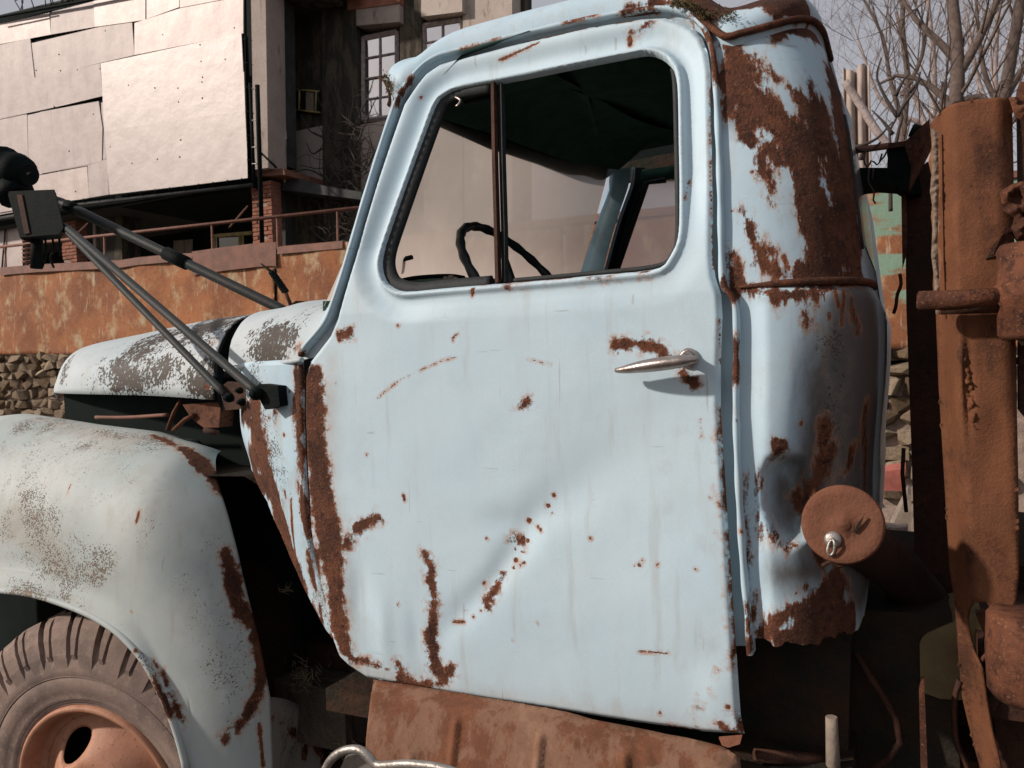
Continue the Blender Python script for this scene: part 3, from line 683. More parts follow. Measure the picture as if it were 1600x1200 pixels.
# climbing vines on the grimy pier
vn = empty('climbing_vine', tuple(W(530, 400, YW - .2))); tag(vn, 'leafless tangled vine climbing the grimy pier beside the tall window', 'vine')
mb = MB()
for k in range(150):
    px, py = random.uniform(508, 575), random.uniform(180, 400); P = []; a = random.uniform(-2.6, -.5); y = YW - .15 - random.random() * .25
    for s_ in range(random.randint(4, 11)): P.append(W(px, py, y)); a += random.gauss(0, .55); px += 9 * math.cos(a); py += 9 * math.sin(a)
    mb.tube(P, np.linspace(random.uniform(.008, .018), .004, len(P)), 4, False)
for l in ([(560, 260), (540, 230), (505, 262), (470, 258)], [(505, 275), (480, 265), (455, 270)], [(505, 215), (485, 205), (476, 190), (470, 178)], [(503, 232), (488, 240), (478, 222)], [(545, 230), (560, 185), (575, 150), (585, 120)], [(560, 220), (580, 170), (590, 150)], [(575, 260), (590, 230), (612, 200)], [(570, 290), (590, 262), (600, 225), (612, 205)], [(577, 215), (585, 240), (600, 262)], [(556, 330), (575, 290), (582, 270)]):
    P = smooth([W(a, b, YW - .25) for a, b in l], .05); mb.tube(P, np.linspace(.020, .007, len(P)), 5, False)
mb.build('stem', 'twig', vn)
# ================================================================== THE LORRY
YC = .78                                            # middle of the lorry
truck = empty('truck', (-1.2, YC, 0)); tag(truck, 'derelict pale blue bonneted lorry with rusting cab, dented door and open window', 'truck')

def yside(x, z):
    t = np.maximum(0, z - 1.72); b = np.maximum(0, 1.2 - z); f = np.maximum(0, -x - 1.08)
    return .08 * t + .27 * t * t + .22 * b * b + .55 * f * f

# ---- door
DOOR_PX = [(1162, 1150), (1156, 1120), (1150, 1035), (1142, 919), (1135, 812), (1129, 719), (1124, 640), (1124, 569), (1127, 494), (1125, 460), (1116, 432), (1113, 400), (1112, 326),
           (1110, 225), (1108, 110), (1104, 80), (1096, 58), (1083, 43), (1065, 33), (1037, 25), (1000, 27), (912, 42), (860, 54), (807, 66), (714, 90), (684, 99), (664, 113), (651, 129), (629, 161),
           (610, 214), (577, 315), (551, 405), (524, 497), (512, 525), (500, 542), (482, 566), (475, 590), (474, 640), (476, 720), (482, 825), (489, 880), (499, 919), (508, 965), (519, 1005), (528, 1028), (541, 1041), (571, 1061), (624, 1072),
           (695, 1084), (762, 1095), (860, 1110), (950, 1125), (1096, 1146)]
WIN_PX = [(605, 443), (597, 431), (594, 412), (597, 393), (605, 367), (631, 292), (661, 210), (678, 165), (686, 153), (699, 145), (717, 138), (800, 122), (912, 99), (987, 84), (1008, 81), (1026, 85), (1041, 96), (1050, 112), (1054, 150), (1056, 262), (1057, 350),
          (1052, 382), (1040, 404), (1020, 419), (912, 430), (785, 441), (687, 449), (640, 453), (620, 452)]
surf = lambda pts: [S(a, b, yside) for a, b in pts]
door3 = surf(DOOR_PX); door_xz = [(p[0], p[2]) for p in door3]
win3 = smooth(surf(WIN_PX), .014, True); win_xz = [(p[0], p[2]) for p in win3]
crease = [np.array(S(a, b, yside))[[0, 2]] for a, b in [(1090, 640), (930, 740), (840, 805), (775, 900), (690, 990)]]
csig = [.10, .07, .035, .025, .03]; cdep = [.002, .0065, .0075, .0075, .003]
win_c = np.mean(np.array(win_xz), 0)
def door_y(x, z, do, dh):
    P = np.stack([x, z], 1); y = yside(x, z)
    # pressed recess and lip round the window opening
    top = sst(1.80, 1.95, z); front = sst(-.80, -.98, x + .33 * (z - 1.8)); w = np.clip(.22 + .85 * top + .55 * front, 0, 1.05)
    y = y + w * .018 * sst(.070, .026, dh) - (.006 + .009 * w) * sst(.020, .009, dh) + .022 * sst(.006, 0, dh)
    y = y + .010 * sst(.009, 0, do)
    # dents
    best = np.full(len(x), 1e9); amp = np.zeros(len(x))
    for i in range(len(crease) - 1):
        d, t = pdist(P, crease[i], crease[i + 1]); sg = csig[i] + (csig[i + 1] - csig[i]) * t; dp = cdep[i] + (cdep[i + 1] - cdep[i]) * t
        v = dp * np.exp(-(d / sg) ** 2); amp = np.maximum(amp, v)
    y = y + amp
    for (px, py, sx, sz, a) in [(560, 930, .030, .075, .007), (790, 815, .05, .03, .005), (600, 985, .02, .06, -.004), (650, 1000, .022, .07, .004), (545, 520, .05, .06, .002), (680, 1040, .03, .05, .004), (1010, 790, .14, .12, .006), (1120, 1080, .03, .05, -.004)]:
        c = S(px, py, yside); y = y + a * np.exp(-((x - c[0]) / sx) ** 2 - ((z - c[2]) / sz) ** 2)
    return y + .0035 * vnoise(x * 5 + 3, z * 5 + 9) + .0012 * vnoise(x * 16, z * 16)
door = panel('door', door_xz, [win_xz], door_y, .0045, 'door_paint', truck)
strokes(door, 'rust', [
    [(474, 575, 12), (488, 590, 20), (490, 640, 24), (494, 700, 22), (500, 760, 22), (508, 810, 24), (516, 850, 26), (520, 890, 18), (524, 940, 18), (530, 985, 16), (540, 1015, 12), (552, 1030, 7)],
    [(472, 600, 8), (480, 800, 10), (505, 940, 10), (525, 1020, 8)], [(540, 850, 7), (545, 842, 6)],
    [(545, 1025, 6), (570, 1033, 4), (590, 1040, 5), (605, 1045, 5)], [(624, 1042, 9), (630, 1062, 15), (652, 1072, 10)], [(640, 1066, 10), (665, 1076, 6)],
    [(531, 523, 6), (545, 521, 7)], [(530, 531, 4)], [(556, 826, 8), (566, 822, 9), (574, 815, 7), (588, 808, 7), (596, 812, 2)], [(565, 833, 6)],
    [(665, 865, 2), (672, 885, 6), (676, 915, 7), (678, 950, 8), (676, 985, 8), (677, 1020, 9), (682, 1045, 12), (695, 1060, 12), (706, 1045, 8)], [(690, 1068, 6), (694, 1082, 3)],
    [(631, 775, 3), (632, 781, 3)], [(815, 634, 5), (824, 628, 5)], [(818, 640, 2)], [(866, 774, 3.5)], [(857, 790, 4)], [(863, 802, 2.5)], [(827, 813, 4.5)], [(841, 823, 2.5)], [(845, 828, 3)],
    [(802, 845, 4), (815, 845, 5)], [(825, 845, 4)], [(806, 858, 3)], [(815, 862, 2.5)], [(819, 862, 2)], [(806, 875, 4)], [(803, 888, 3)], [(819, 879, 3)], [(813, 884, 2.5)],
    [(790, 895, 2), (778, 908, 4), (772, 925, 5), (766, 932, 4), (757, 940, 5), (761, 948, 4)], [(757, 911, 3)], [(752, 955, 2)], [(740, 964, 2)], [(708, 972, 2), (725, 972, 2)], [(727, 954, 2)],
    [(966, 541, 7), (985, 538, 7), (1005, 537, 7), (1025, 542, 7), (1040, 552, 7), (1048, 560, 6)], [(962, 547, 3)], [(1068, 582, 5), (1078, 592, 6), (1084, 604, 4)],
    [(998, 1018, 1.5), (1043, 1021, 1.5)], [(706, 530, 1.5), (714, 522, 1.5)], [(708, 533, 1)],
    [(1154, 1120, 4), (1157, 1140, 8), (1140, 1143, 9), (1128, 1135, 7)], [(1126, 1150, 6), (1158, 1152, 7)], [(1118, 830, 1.5)],
    [(1126, 640, 3), (1131, 720, 4), (1137, 812, 4), (1145, 919, 5), (1153, 1035, 5), (1158, 1120, 6)], [(1124, 500, 2), (1125, 570, 2)], [(1110, 140, 2), (1110, 230, 1.5), (1112, 330, 2), (1115, 420, 3)],
    [(785, 445, 3), (820, 440, 3), (850, 437, 4), (865, 436, 5), (900, 433, 5), (935, 432, 6), (950, 430, 4), (1000, 424, 3), (1012, 424, 4)], [(790, 449, 6)], [(740, 450, 4), (738, 462, 2)],
    [(1055, 165, 4), (1055, 180, 4)], [(1056, 200, 2)], [(1010, 38, 6), (1000, 48, 4), (985, 50, 2)], [(1004, 30, 4)], [(1015, 545, 1)],
    [(658, 152, 3)], [(780, 95, 2), (860, 58, 2)], [(880, 52, 3), (912, 45, 3), (950, 36, 3), (985, 28, 4)], [(1037, 24, 3), (1060, 32, 2)], [(1070, 310, 1.5), (1078, 280, 2)],
    [(525, 600, 1)], [(574, 711, 1.5)], [(622, 944, 2)], [(800, 1000, 1)], [(1032, 1114, 3)], [(1110, 778, 2)], [(1138, 1105, 4)], [(573, 711, 1.5)], [(622, 509, 2)], [(1000, 884, 3)], [(1028, 882, 2)], [(1087, 890, 2)], [(760, 842, 2)], [(923, 841, 2)], [(840, 975, 1.5)]])
strokes(door, 'rust', [[(590, 622, .6), (625, 594, .6), (660, 577, .6), (690, 564, .6), (712, 558, .5)], [(825, 561, .5), (860, 570, .4)], [(985, 890, .6), (1005, 875, .8)], [(928, 775, .6), (928, 788, .6)], [(1095, 655, .5), (1096, 685, .5)]])
strokes(door, 'tint', [[(545, 1040, 16), (620, 1066, 12), (760, 1090, 10), (950, 1118, 12), (1150, 1145, 12)], [(520, 560, 6), (500, 760, 34), (520, 900, 30), (540, 1000, 20)]])
strokes(door, 'dirt', [([(500, 600, 60), (510, 800, 60), (540, 980, 60), (620, 1050, 40), (760, 1080, 30)], .35), ([(760, 440, 30), (1000, 425, 30)], .4), ([(1130, 500, 20), (1150, 1100, 25)], .3)], 'soft')

def path_on(px, fn=yside, dy=0.0, step=.010):
    P = [np.array(S(a, b, fn)) for a, b in px]
    P = smooth(P, step); return [p + np.array([0, dy, 0]) for p in P]
# ---- drip rail and jamb flange running round the door
RAIL_PX = [(470, 556), (478, 541), (506, 508), (520, 478), (542, 411), (567, 325), (593, 240), (620, 160), (633, 136), (651, 114), (668, 98), (690, 86), (714, 80), (807, 56), (912, 32), (1000, 17), (1040, 14), (1074, 21), (1096, 39), (1110, 66), (1117, 110),
           (1123, 225), (1126, 326), (1129, 436), (1140, 458), (1149, 478), (1151, 540), (1150, 640), (1154, 760), (1161, 880), (1168, 960), (1172, 1022)]
rail3 = path_on(RAIL_PX, dy=-.006)
jamb_in = path_on([(500, 560)] + [(a, b) for a, b in DOOR_PX[33::-1]] + [(1140, 919), (1150, 1035)], dy=.03)
def loft(name, A, B, mat, parent, n=160, m=4, bulge=0.0):
    A = curve_at(A, n); B = curve_at(B, n)
    P = [[A[i] + (B[i] - A[i]) * t + np.array([0, bulge * math.sin(math.pi * t), 0]) for t in np.linspace(0, 1, m)] for i in range(n)]
    return MB().grid(P).build(name, mat, parent)
# flange cross-section: a folded strip
T3 = np.array(rail3); nrm = []
cen = np.array([-.62, 0, 1.6])
mb = MB(); sec = []
for i, p in enumerate(rail3):
    t = T3[min(i + 1, len(T3) - 1)] - T3[max(i - 1, 0)]; t /= np.linalg.norm(t)
    o = np.cross(t, [0, 1, 0]); o /= np.linalg.norm(o)
    if (p - cen) @ o < 0: o = -o
    wv = .0055 + .0006 * math.sin(i * .7) + (.003 if 60 < i < 10 else 0)
    yv = np.array([0, 1.0, 0])
    sec.append([p - o * wv + yv * .045, p - o * wv + yv * .004, p - o * wv * .6 - yv * .003, p + o * wv * .6 - yv * .003, p + o * wv + yv * .004, p + o * wv + yv * .03])
rail = mb.grid(sec).build('door_frame_flange', 'cab_paint', truck)
strokes(rail, 'rust', [[(985, 14, 10), (1040, 8, 14), (1076, 15, 14), (1099, 34, 14), (1112, 62, 12), (1119, 110, 10), (1121, 130, 4)], [(620, 160, 6), (628, 145, 4)], [(640, 128, 5)], [(1132, 440, 10), (1140, 458, 6)], [(1150, 540, 4), (1150, 590, 7)], [(1152, 655, 6)], [(1166, 940, 6), (1172, 1010, 8)], [(475, 556, 10)], [(1158, 830, 4)], [(560, 345, 2)], [(720, 76, 2), (800, 54, 2)], [(880, 36, 3), (960, 17, 3)]])
strokes(rail, 'dirt', [([(470, 556, 30), (1170, 1010, 60)], .4)], 'soft')
J = [np.array(S(a, b, yside)) + np.array([0, .045, 0]) for a, b in RAIL_PX]
K = [np.array(S(a, b, yside)) + np.array([0, .045, 0]) for a, b in [(510, 590), (515, 560), (530, 530), (545, 490), (570, 411), (595, 325), (620, 240), (650, 170), (660, 150), (672, 130), (685, 115), (700, 108), (720, 100), (807, 78), (912, 55), (1000, 40), (1036, 36), (1060, 45), (1080, 60), (1090, 80), (1094, 120), (1097, 225), (1099, 326), (1100, 436), (1110, 458), (1115, 478), (1112, 540), (1112, 640), (1120, 760), (1128, 880), (1135, 960), (1140, 1022)]]
P = [[a + (b - a) * t for t in np.linspace(0, 1, 4)] for a, b in zip(J, K)]
MB().grid(P).build('door_frame', 'cab_paint', truck)

# ---- cab corner behind the door, with belt ledge and dent
SIL = [(1252, -6), (1285, 60), (1312, 135), (1328, 210), (1340, 300), (1350, 380), (1357, 430), (1369, 470), (1372, 600), (1372, 800), (1362, 880), (1345, 985), (1340, 1040)]
sil3 = np.array([W(a, b, .19) for a, b in SIL]); sil3 = sil3[np.argsort(sil3[:, 2])]
JB = [(1098, 25), (1112, 62), (1120, 110), (1124, 225), (1127, 326), (1130, 436), (1142, 458), (1151, 478), (1153, 540), (1152, 640), (1156, 760), (1163, 880), (1170, 960), (1172, 1040)]
jb3 = np.array([S(a, b, yside) for a, b in JB]); jb3 = jb3[np.argsort(jb3[:, 2])]
ZT, ZB, ZBELT = 2.215, 1.125, float(S(1240, 447, yside)[2])
def corner(z, s, off=0.0):
    """plan section of the cab's rear corner at height z; s in metres from the jamb"""
    xj = np.interp(z, jb3[:, 2], jb3[:, 0]); xs = np.interp(z, sil3[:, 2], sil3[:, 0]); y0 = yside(xj, z)
    low = 1 - sst(ZBELT - .012, ZBELT + .006, z); y0 = y0 + .004 - .012 * low; xs = xs + .004 * low
    bul = math.exp(-((z - 1.36) / .17) ** 2); xs = xs - .016 * bul; ax, ay = xs - xj, .20 + .12 * bul; L = .36
    if s <= L:
        ph = s / L * math.pi / 2; x = xj + ax * math.sin(ph) ** .85; y = y0 + ay * (1 - math.cos(ph) ** .85); nx, ny = math.sin(ph), -math.cos(ph)
    else:
        x = xs; y = y0 + ay + (s - L); nx, ny = 1, 0
    g = 0.016 * sst(.045, .012, s) * low
    return np.array([x + nx * off, y + ny * off + g, z])
SMAX = .36 + (YC - .25)
sv = list(np.linspace(0, .36, 62)) + list(np.linspace(.37, SMAX, 14)); zv = np.linspace(ZB - .01, ZT, 190)
def topz(s): return 2.178 + .05 * sst(.02, .30, s)
dent_poly = [tuple(W(a, b, .01)[[0, 2]]) for a, b in [(1186, 738), (1198, 715), (1222, 703), (1262, 716), (1275, 780), (1262, 850), (1232, 862), (1204, 836), (1188, 795)]]
dent_c = [W(1228, 778, .02), W(1285, 800, .08)]
def corner_pt(s, z):
    p = corner(z, s)
    q = np.array([[p[0], z]])
    if p[0] > -.26 and 1.2 < z < 1.6 and inpoly(q, dent_poly)[0]: p[1] += .045 * float(np.minimum(1, polydist(q, dent_poly)[0] / .026))
    a = math.exp(-((p[0] - dent_c[0][0]) / .050) ** 2 - ((z - dent_c[0][2]) / .082) ** 2); p[1] += .016 * a
    b = math.exp(-((p[0] - dent_c[1][0]) / .03) ** 2 - ((z - 1.42) / .16) ** 2); p[1] += .02 * b; p[0] -= .008 * b
    p[1] += .006 * float(vnoise(np.array(p[0] * 9 + 2), np.array(z * 7))); return p
zb_edge = lambda s: ZB + .016 * float(vnoise(np.array(s * 30), np.array(3.3))) + .014 * float(vnoise(np.array(s * 90), np.array(8.3)))
P = [[corner_pt(s, zb_edge(s) + (topz(s) - zb_edge(s)) * t) for t in (zv - zv[0]) / (zv[-1] - zv[0])] for s in sv]
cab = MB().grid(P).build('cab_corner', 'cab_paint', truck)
strokes(cab, 'rust', [
    [(1125, 60, 14), (1180, 50, 18), (1240, 40, 22), (1275, 60, 14)], [(1140, 70, 14), (1150, 100, 18), (1165, 130, 16), (1178, 160, 16), (1190, 185, 10)],
    [(1150, 95, 10), (1158, 150, 14), (1165, 190, 18)], [(1170, 90, 10), (1185, 120, 10), (1200, 145, 6)], [(1165, 150, 26), (1190, 165, 26), (1215, 190, 26), (1235, 215, 30), (1250, 250, 32), (1265, 300, 30), (1285, 350, 34), (1290, 400, 34), (1300, 425, 26)],
    [(1205, 230, 14), (1228, 260, 12)], [(1205, 110, 6), (1213, 125, 5)], [(1240, 140, 8), (1255, 160, 10), (1265, 180, 12), (1280, 230, 20)], [(1262, 120, 4), (1275, 160, 14), (1290, 200, 22), (1305, 260, 26), (1315, 330, 26), (1325, 400, 24)],
    [(1285, 60, 18), (1300, 110, 24), (1312, 170, 26), (1322, 250, 28), (1332, 340, 28), (1338, 420, 26)], [(1255, 420, 16), (1290, 425, 18)], [(1158, 215, 7), (1172, 225, 7)], [(1185, 245, 4), (1190, 262, 5), (1195, 275, 3)], [(1203, 255, 5), (1206, 300, 5), (1205, 320, 1)], [(1175, 268, 4)], [(1222, 285, 6), (1222, 300, 2)],
    [(1162, 330, 6), (1172, 350, 8), (1180, 385, 9), (1195, 410, 9), (1215, 428, 9), (1250, 435, 9), (1290, 436, 10), (1335, 432, 10)], [(1175, 412, 5)], [(1225, 400, 4), (1232, 420, 4)], [(1265, 405, 6)], [(1205, 393, 5)],
    [(1153, 447, 7), (1180, 455, 9), (1220, 461, 11), (1270, 458, 10), (1310, 446, 8), (1330, 440, 5)],
    [(1256, 465, 5), (1258, 490, 4), (1259, 503, 1)], [(1228, 465, 4), (1228, 485, 1)], [(1277, 462, 4), (1279, 480, 2)], [(1305, 455, 4), (1310, 480, 3)], [(1212, 465, 2), (1213, 476, 1)], [(1288, 460, 3), (1289, 474, 1)], [(1318, 455, 4), (1315, 510, 3)], [(1296, 490, 4), (1296, 500, 3)],
    [(1182, 735, 6), (1180, 770, 9), (1183, 800, 9), (1190, 835, 4)], [(1196, 815, 4), (1212, 838, 5), (1218, 845, 4)], [(1232, 855, 6)], [(1210, 693, 5), (1228, 695, 7), (1238, 700, 5)], [(1252, 662, 4)], [(1215, 715, 5)], [(1188, 840, 2)],
    [(1245, 780, 10), (1255, 800, 10), (1265, 770, 14), (1290, 720, 10), (1300, 705, 6)], [(1282, 690, 3), (1290, 660, 5)], [(1330, 700, 6), (1326, 730, 6)],
    [(1195, 990, 12), (1215, 972, 14), (1240, 956, 12), (1258, 962, 18), (1280, 945, 22), (1300, 925, 20), (1318, 915, 14)], [(1195, 1005, 16), (1250, 990, 22), (1320, 975, 40)], [(1232, 975, 8)], [(1260, 915, 5)], [(1272, 925, 6)], [(1300, 900, 8)], [(1245, 928, 3)],
    [(1142, 400, 8), (1146, 440, 9), (1150, 455, 8)], [(1145, 330, 3)], [(1140, 90, 12), (1142, 180, 9), (1145, 190, 5)], [(1152, 500, 3), (1153, 560, 3)], [(1162, 770, 4), (1172, 960, 6)]])
strokes(cab, 'rust', [[(1330, 470, 8), (1340, 520, 8)], [(1352, 640, 6), (1352, 700, 10), (1350, 850, 12)], [(1270, 860, 3), (1285, 880, 6)]])
strokes(cab, 'tint', [[(1145, 90, 14), (1150, 190, 10)], [(1345, 475, 60), (1345, 560, 95), (1338, 650, 100), (1312, 745, 84)], [(1350, 700, 110), (1345, 870, 90)], [(1225, 760, 26), (1235, 800, 30)], [(1335, 480, 30), (1345, 700, 30)], [(1220, 900, 20), (1280, 890, 30)]])  # right-hand strokes paint in the corner's shaded side along with its stains
strokes(cab, 'dirt', [([(1150, 100, 60), (1200, 250, 70), (1280, 400, 70)], .35), ([(1200, 600, 90), (1260, 900, 90)], .25), ([(1300, 500, 60), (1310, 800, 60)], .6)], 'soft')
# a raised ledge bead along the belt
pts = [corner(ZBELT + .004 + .006 * math.sin(s * 5), s, .003) for s in np.linspace(.012, .40, 40)]
led = MB().tube(pts, [.002 + .005 * min(1, i / 6) for i in range(40)], 8).build('belt_ledge', 'rust', cab)
# rear window on the turned corner
rw = []
for z in np.linspace(1.80, 2.03, 10):
    rw.append([corner(z, s, .002) for s in np.linspace(.315, SMAX, 12)])
MB().grid(rw).build('rear_window', 'rear_glass', cab)
MB().tube([corner(z, .312, .001) for z in np.linspace(1.79, 2.04, 8)], .0035, 6).build('window_seal', 'rubber_seal', cab)
# inside face of the rear wall
P = [[corner(z, s, -.10) for z in np.linspace(1.2, ZT - .02, 12)] for s in np.linspace(.06, SMAX, 24)]
MB().grid(P).build('rear_lining', 'lining', truck)
P = [[np.array([corner(z, s, 0)[0], 2 * YC - corner(z, s, 0)[1], z]) for z in np.linspace(1.0, ZT, 24)] for s in np.linspace(0, SMAX, 24)]
MB().grid(P).build('far_cab_corner', 'far_blue', truck)
P = [[np.array([corner(z, s, -.03)[0], 2 * YC - corner(z, s, -.03)[1], z]) for z in np.linspace(1.25, ZT - .02, 12)] for s in np.linspace(0, SMAX, 24)]
MB().grid(P).build('far_rear_lining', 'lining', truck)

# ---- roof
per = [np.array([-1.13, YC, 2.285]), np.array([-1.12, YC - .3, 2.275]), np.array([-1.085, .24, 2.25])] + [W(605, 128, .15), W(618, 128, .11)] + \
      [np.array(S(a, b, yside)) + np.array([0, -.002, 0]) for a, b in [(648, 112), (668, 95), (690, 83), (714, 74), (807, 49), (912, 24), (1000, 8), (1040, 4), (1078, 12), (1100, 30)]] + \
      [corner(topz(s), s, .012) + np.array([0, 0, .004]) for s in np.linspace(.03, SMAX, 12)]
per = curve_at(smooth(per, .012), 150); P = []
for p in per:
    c = np.array([np.clip(p[0], -.80, -.42), YC, 0]); inw = c - p; inw[2] = 0; inw /= np.linalg.norm(inw); row = [p + inw * .014 + np.array([0, 0, -.035]), p + inw * .002 + np.array([0, 0, -.010])]
    hr = .135
    for b in np.linspace(0, 1, 26):
        q = p + (c - p) * (1 - math.cos(b * math.pi / 2)) ; q[2] = p[2] + hr * math.sin(b * math.pi / 2) ** .82 + (2.25 - p[2]) * b * b
        row.append(q)
    P.append(row)
roof = MB().grid(P).build('roof', 'cab_paint', truck)
strokes(roof, 'rust', [[(1060, 2, 14), (1095, 20, 18), (1120, 12, 34), (1180, 4, 36), (1240, 0, 36)], [(1090, -10, 20), (1200, -20, 40)], [(980, 10, 3), (1040, 0, 8)], [(608, 122, 3), (612, 135, 5)], [(870, 20, 2), (868, 32, 1.5)], [(838, 36, 1.5)]])
strokes(roof, 'dirt', [([(605, 125, 25)], .5), ([(800, 30, 80), (950, 5, 80)], .30)], 'soft')
Pm = [[np.array([q[0], 2 * YC - q[1], q[2] + .11 * max(0, YC - q[1])]) for q in r_] for r_ in P]; MB().grid(Pm).build('far_roof', 'cab_paint', truck)
Pl = [[q + np.array([0, 0, -.03]) for q in r_[4:]] for r_ in P]; MB().grid(Pl).build('headlining', 'lining', truck)
Pl = [[q + np.array([0, 0, -.03]) for q in r_[4:]] for r_ in Pm]; MB().grid(Pl).build('far_headlining', 'lining', truck)
# rolled rusty edge at the back of the roof, moss growing on it
edge = [S(a, b, yside) + np.array([0, -.01, 0]) for a, b in [(1085, 18), (1099, 33)]] + [corner(topz(s), s, .014) for s in np.linspace(.02, .5, 20)]
MB().tube(smooth(edge, .012), .0065, 8).build('roof_edge', 'rust', roof)
mb = MB()
for k in range(1500):
    px, py = (random.uniform(1050, 1105), 0)
    if k % 3 == 0: px = random.uniform(1095, 1150)
    py = np.interp(px, [1010, 1040, 1076, 1100, 1150], [10, 5, 10, 26, 28]) + random.gauss(-3, 4)
    if k > 1250: px, py = 607 + random.gauss(0, 4) , 0; py = 130 + (px - 607) * 1.4 + random.gauss(2, 6)
    p = W(px, py, .085 + random.uniform(-.01, .05)); s = random.uniform(.0015, .004)
    d = rng.normal(size=3); d /= np.linalg.norm(d); e = np.cross(d, rng.normal(size=3)); e /= np.linalg.norm(e)
    mb.add([p, p + d * s * 2, p + d * s + e * s], [(0, 1, 2)], False)
m = mb.build('moss', 'moss', truck); m['kind'] = 'stuff'
# torn visor strip at the front corner of the roof
MB().tube(smooth([W(592, 122, .16), W(601, 128, .16), (W(608, 145, .15)), W(609, 158, .13), W(607, 165, .12)], .006), .005, 6, flat=.5).build('visor_strip', 'rust', roof)

# ---- windscreen, pillars and the far side of the cab
ne = [S(a, b, yside) for a, b in [(500, 478), (525, 420), (552, 360), (574, 285), (597, 225), (617, 165), (628, 145)]]
NEAR = curve_at(smooth(ne, .02), 12) + np.array([0, .015, 0])
FAR = curve_at([W(888, 480, 1.50), W(905, 432, 1.49), W(930, 345, 1.47), W(946, 285, 1.44), W(950, 262, 1.42)], 12)
def wind(i, b, fr=.0):
    a, c = NEAR[i], FAR[i]; q = a + (c - a) * b; q = q.copy(); q[0] -= .16 * (1 - (2 * b - 1) ** 4) * (1 - .2 * i / 11) ; q[2] += .03 * (1 - (2 * b - 1) ** 2); return q
P = [[wind(i, b) for b in np.linspace(0, 1, 40)] for i in range(12)]
MB().grid(P).build('windscreen', 'dusty_glass', truck)
# dark header above the glass, cover between glass and roof
hd = []
for b in np.linspace(0, 1, 40):
    q = wind(11, b); r_ = wind(9, b); hd.append([q + np.array([.04, 0, -.012]), q + np.array([.06, 0, .0]), q + np.array([.14, 0, .06]), q + np.array([.30, 0, .08])])
MB().grid(hd).build('windscreen_header', 'lining', truck)
# near pillar body between rail and glass
A = [S(a, b, yside) + np.array([0, .004, 0]) for a, b in [(478, 541), (506, 508), (520, 478), (542, 411), (567, 325), (593, 240), (620, 160), (633, 136)]]
B = [S(a, b, yside) + np.array([0, .03, 0]) for a, b in [(462, 545), (488, 500), (500, 474), (524, 420), (551, 350), (573, 285), (596, 222), (606, 145)]]
C_ = [p + np.array([.03, .05, 0]) for p in B]
pil = MB().grid(list(zip(*[curve_at(A, 40), curve_at(B, 40), curve_at(C_, 40)]))).build('front_pillar', 'cab_paint', truck)
strokes(pil, 'rust', [[(520, 440, 6), (526, 420, 5), (545, 370, 4), (556, 335, 2)], [(515, 450, 7)], [(600, 205, 3)], [(585, 250, 2)]])
strokes(pil, 'dirt', [([(500, 480, 50), (560, 320, 40)], .5)], 'soft')
# far pillar
A = [W(a, b, 1.47) for a, b in [(872, 540), (905, 432), (928, 360), (948, 300), (953, 270)]]
B = [W(a, b, 1.43) for a, b in [(915, 540), (940, 432), (962, 350), (982, 290), (985, 262)]]
B2 = [W(a, b, 1.47) for a, b in [(918, 540), (944, 432), (966, 350), (987, 290), (990, 262)]]
B3 = [W(a, b, 1.52) for a, b in [(940, 540), (965, 432), (985, 350), (1003, 290), (1008, 262)]]
far = MB().grid(list(zip(*[curve_at(smooth(q, .01), 30) for q in (A, [a * .5 + b * .5 + np.array([0, -.03, 0]) for a, b in zip(A, B)], B)]))).build('far_pillar', 'far_blue', truck)
MB().tube(smooth(B2, .01), .006, 6).build('pillar_flange', 'cab_paint', far)
MB().grid(list(zip(*[curve_at(smooth(q, .01), 30) for q in (B2, B3)]))).build('far_pillar_recess', 'rubber_seal', truck)
MB().prism([W(900, 190, 1.54), W(1300, 150, 1.54), W(1300, 275, 1.54), W(1005, 282, 1.54), W(960, 285, 1.54)], (0, .03, 0)).build('far_cant_rail', 'under', truck)
FW = [(966, 426), (1012, 290), (1022, 283), (1160, 270), (1180, 440)]
far_out = [(940, 440), (1000, 268), (1200, 240), (1260, 620), (900, 620)]
fd = panel('far_door', [tuple(W(a, b, 1.52)[[0, 2]]) for a, b in far_out], [[tuple(W(a, b, 1.52)[[0, 2]]) for a, b in FW]], lambda x, z, do, dh: 1.52 + 0 * x, .05, 'lining', truck, .02)
MB().prism([W(a, b, 1.53) for a, b in [(955, 432), (1008, 282), (1165, 262), (1185, 445)]], (0, .004, 0)).build('window_glass', 'milky_glass', fd)
MB().tube([W(960, 432, 1.50), W(1010, 286, 1.50), W(1040, 281, 1.50)], .012, 6).build('window_seal', 'rubber_seal', fd)

# ---- inside the cab
MB().prism([W(560, 470, .12), W(640, 437, .16), W(700, 432, .5), W(905, 441, 1.45), W(880, 520, 1.45), W(560, 560, .12)], (.14, 0, -.02)).build('dashboard', 'lining', truck)
MB().tube(smooth([W(616, 441, .1), W(650, 434, .12), W(700, 431, .16), W(725, 434, .2)], .01), .005, 6).build('dash_trim', 'black_iron', truck)
for a, b in ((697, 436), (705, 434), (712, 437)): MB().blob(W(a, b, .14), (.012, .012, .012), .1).build('dash_knob', 'plank', truck)
MB().box((-.35, YC, 1.05), (.5, 1.2, .5), jit=.02).build('seat', 'under', truck)
MB().box((-.65, YC, .86), (1.1, 1.45, .05)).build('cab_floor', 'under', truck)
swc = W(822, 455, .36); ax = Vector((.80, -.06, .60)).normalized(); u = ax.cross(Vector((0, 1, 0))).normalized(); v = ax.cross(u)
ring = []; rr = []
for k in range(97):
    a = 2 * math.pi * k / 96; ring.append(swc + .205 * (math.cos(a) * np.array(u) + math.sin(a) * np.array(v))); rr.append(.0105 + .0013 * math.sin(k * 2 * math.pi / 96 * 24))
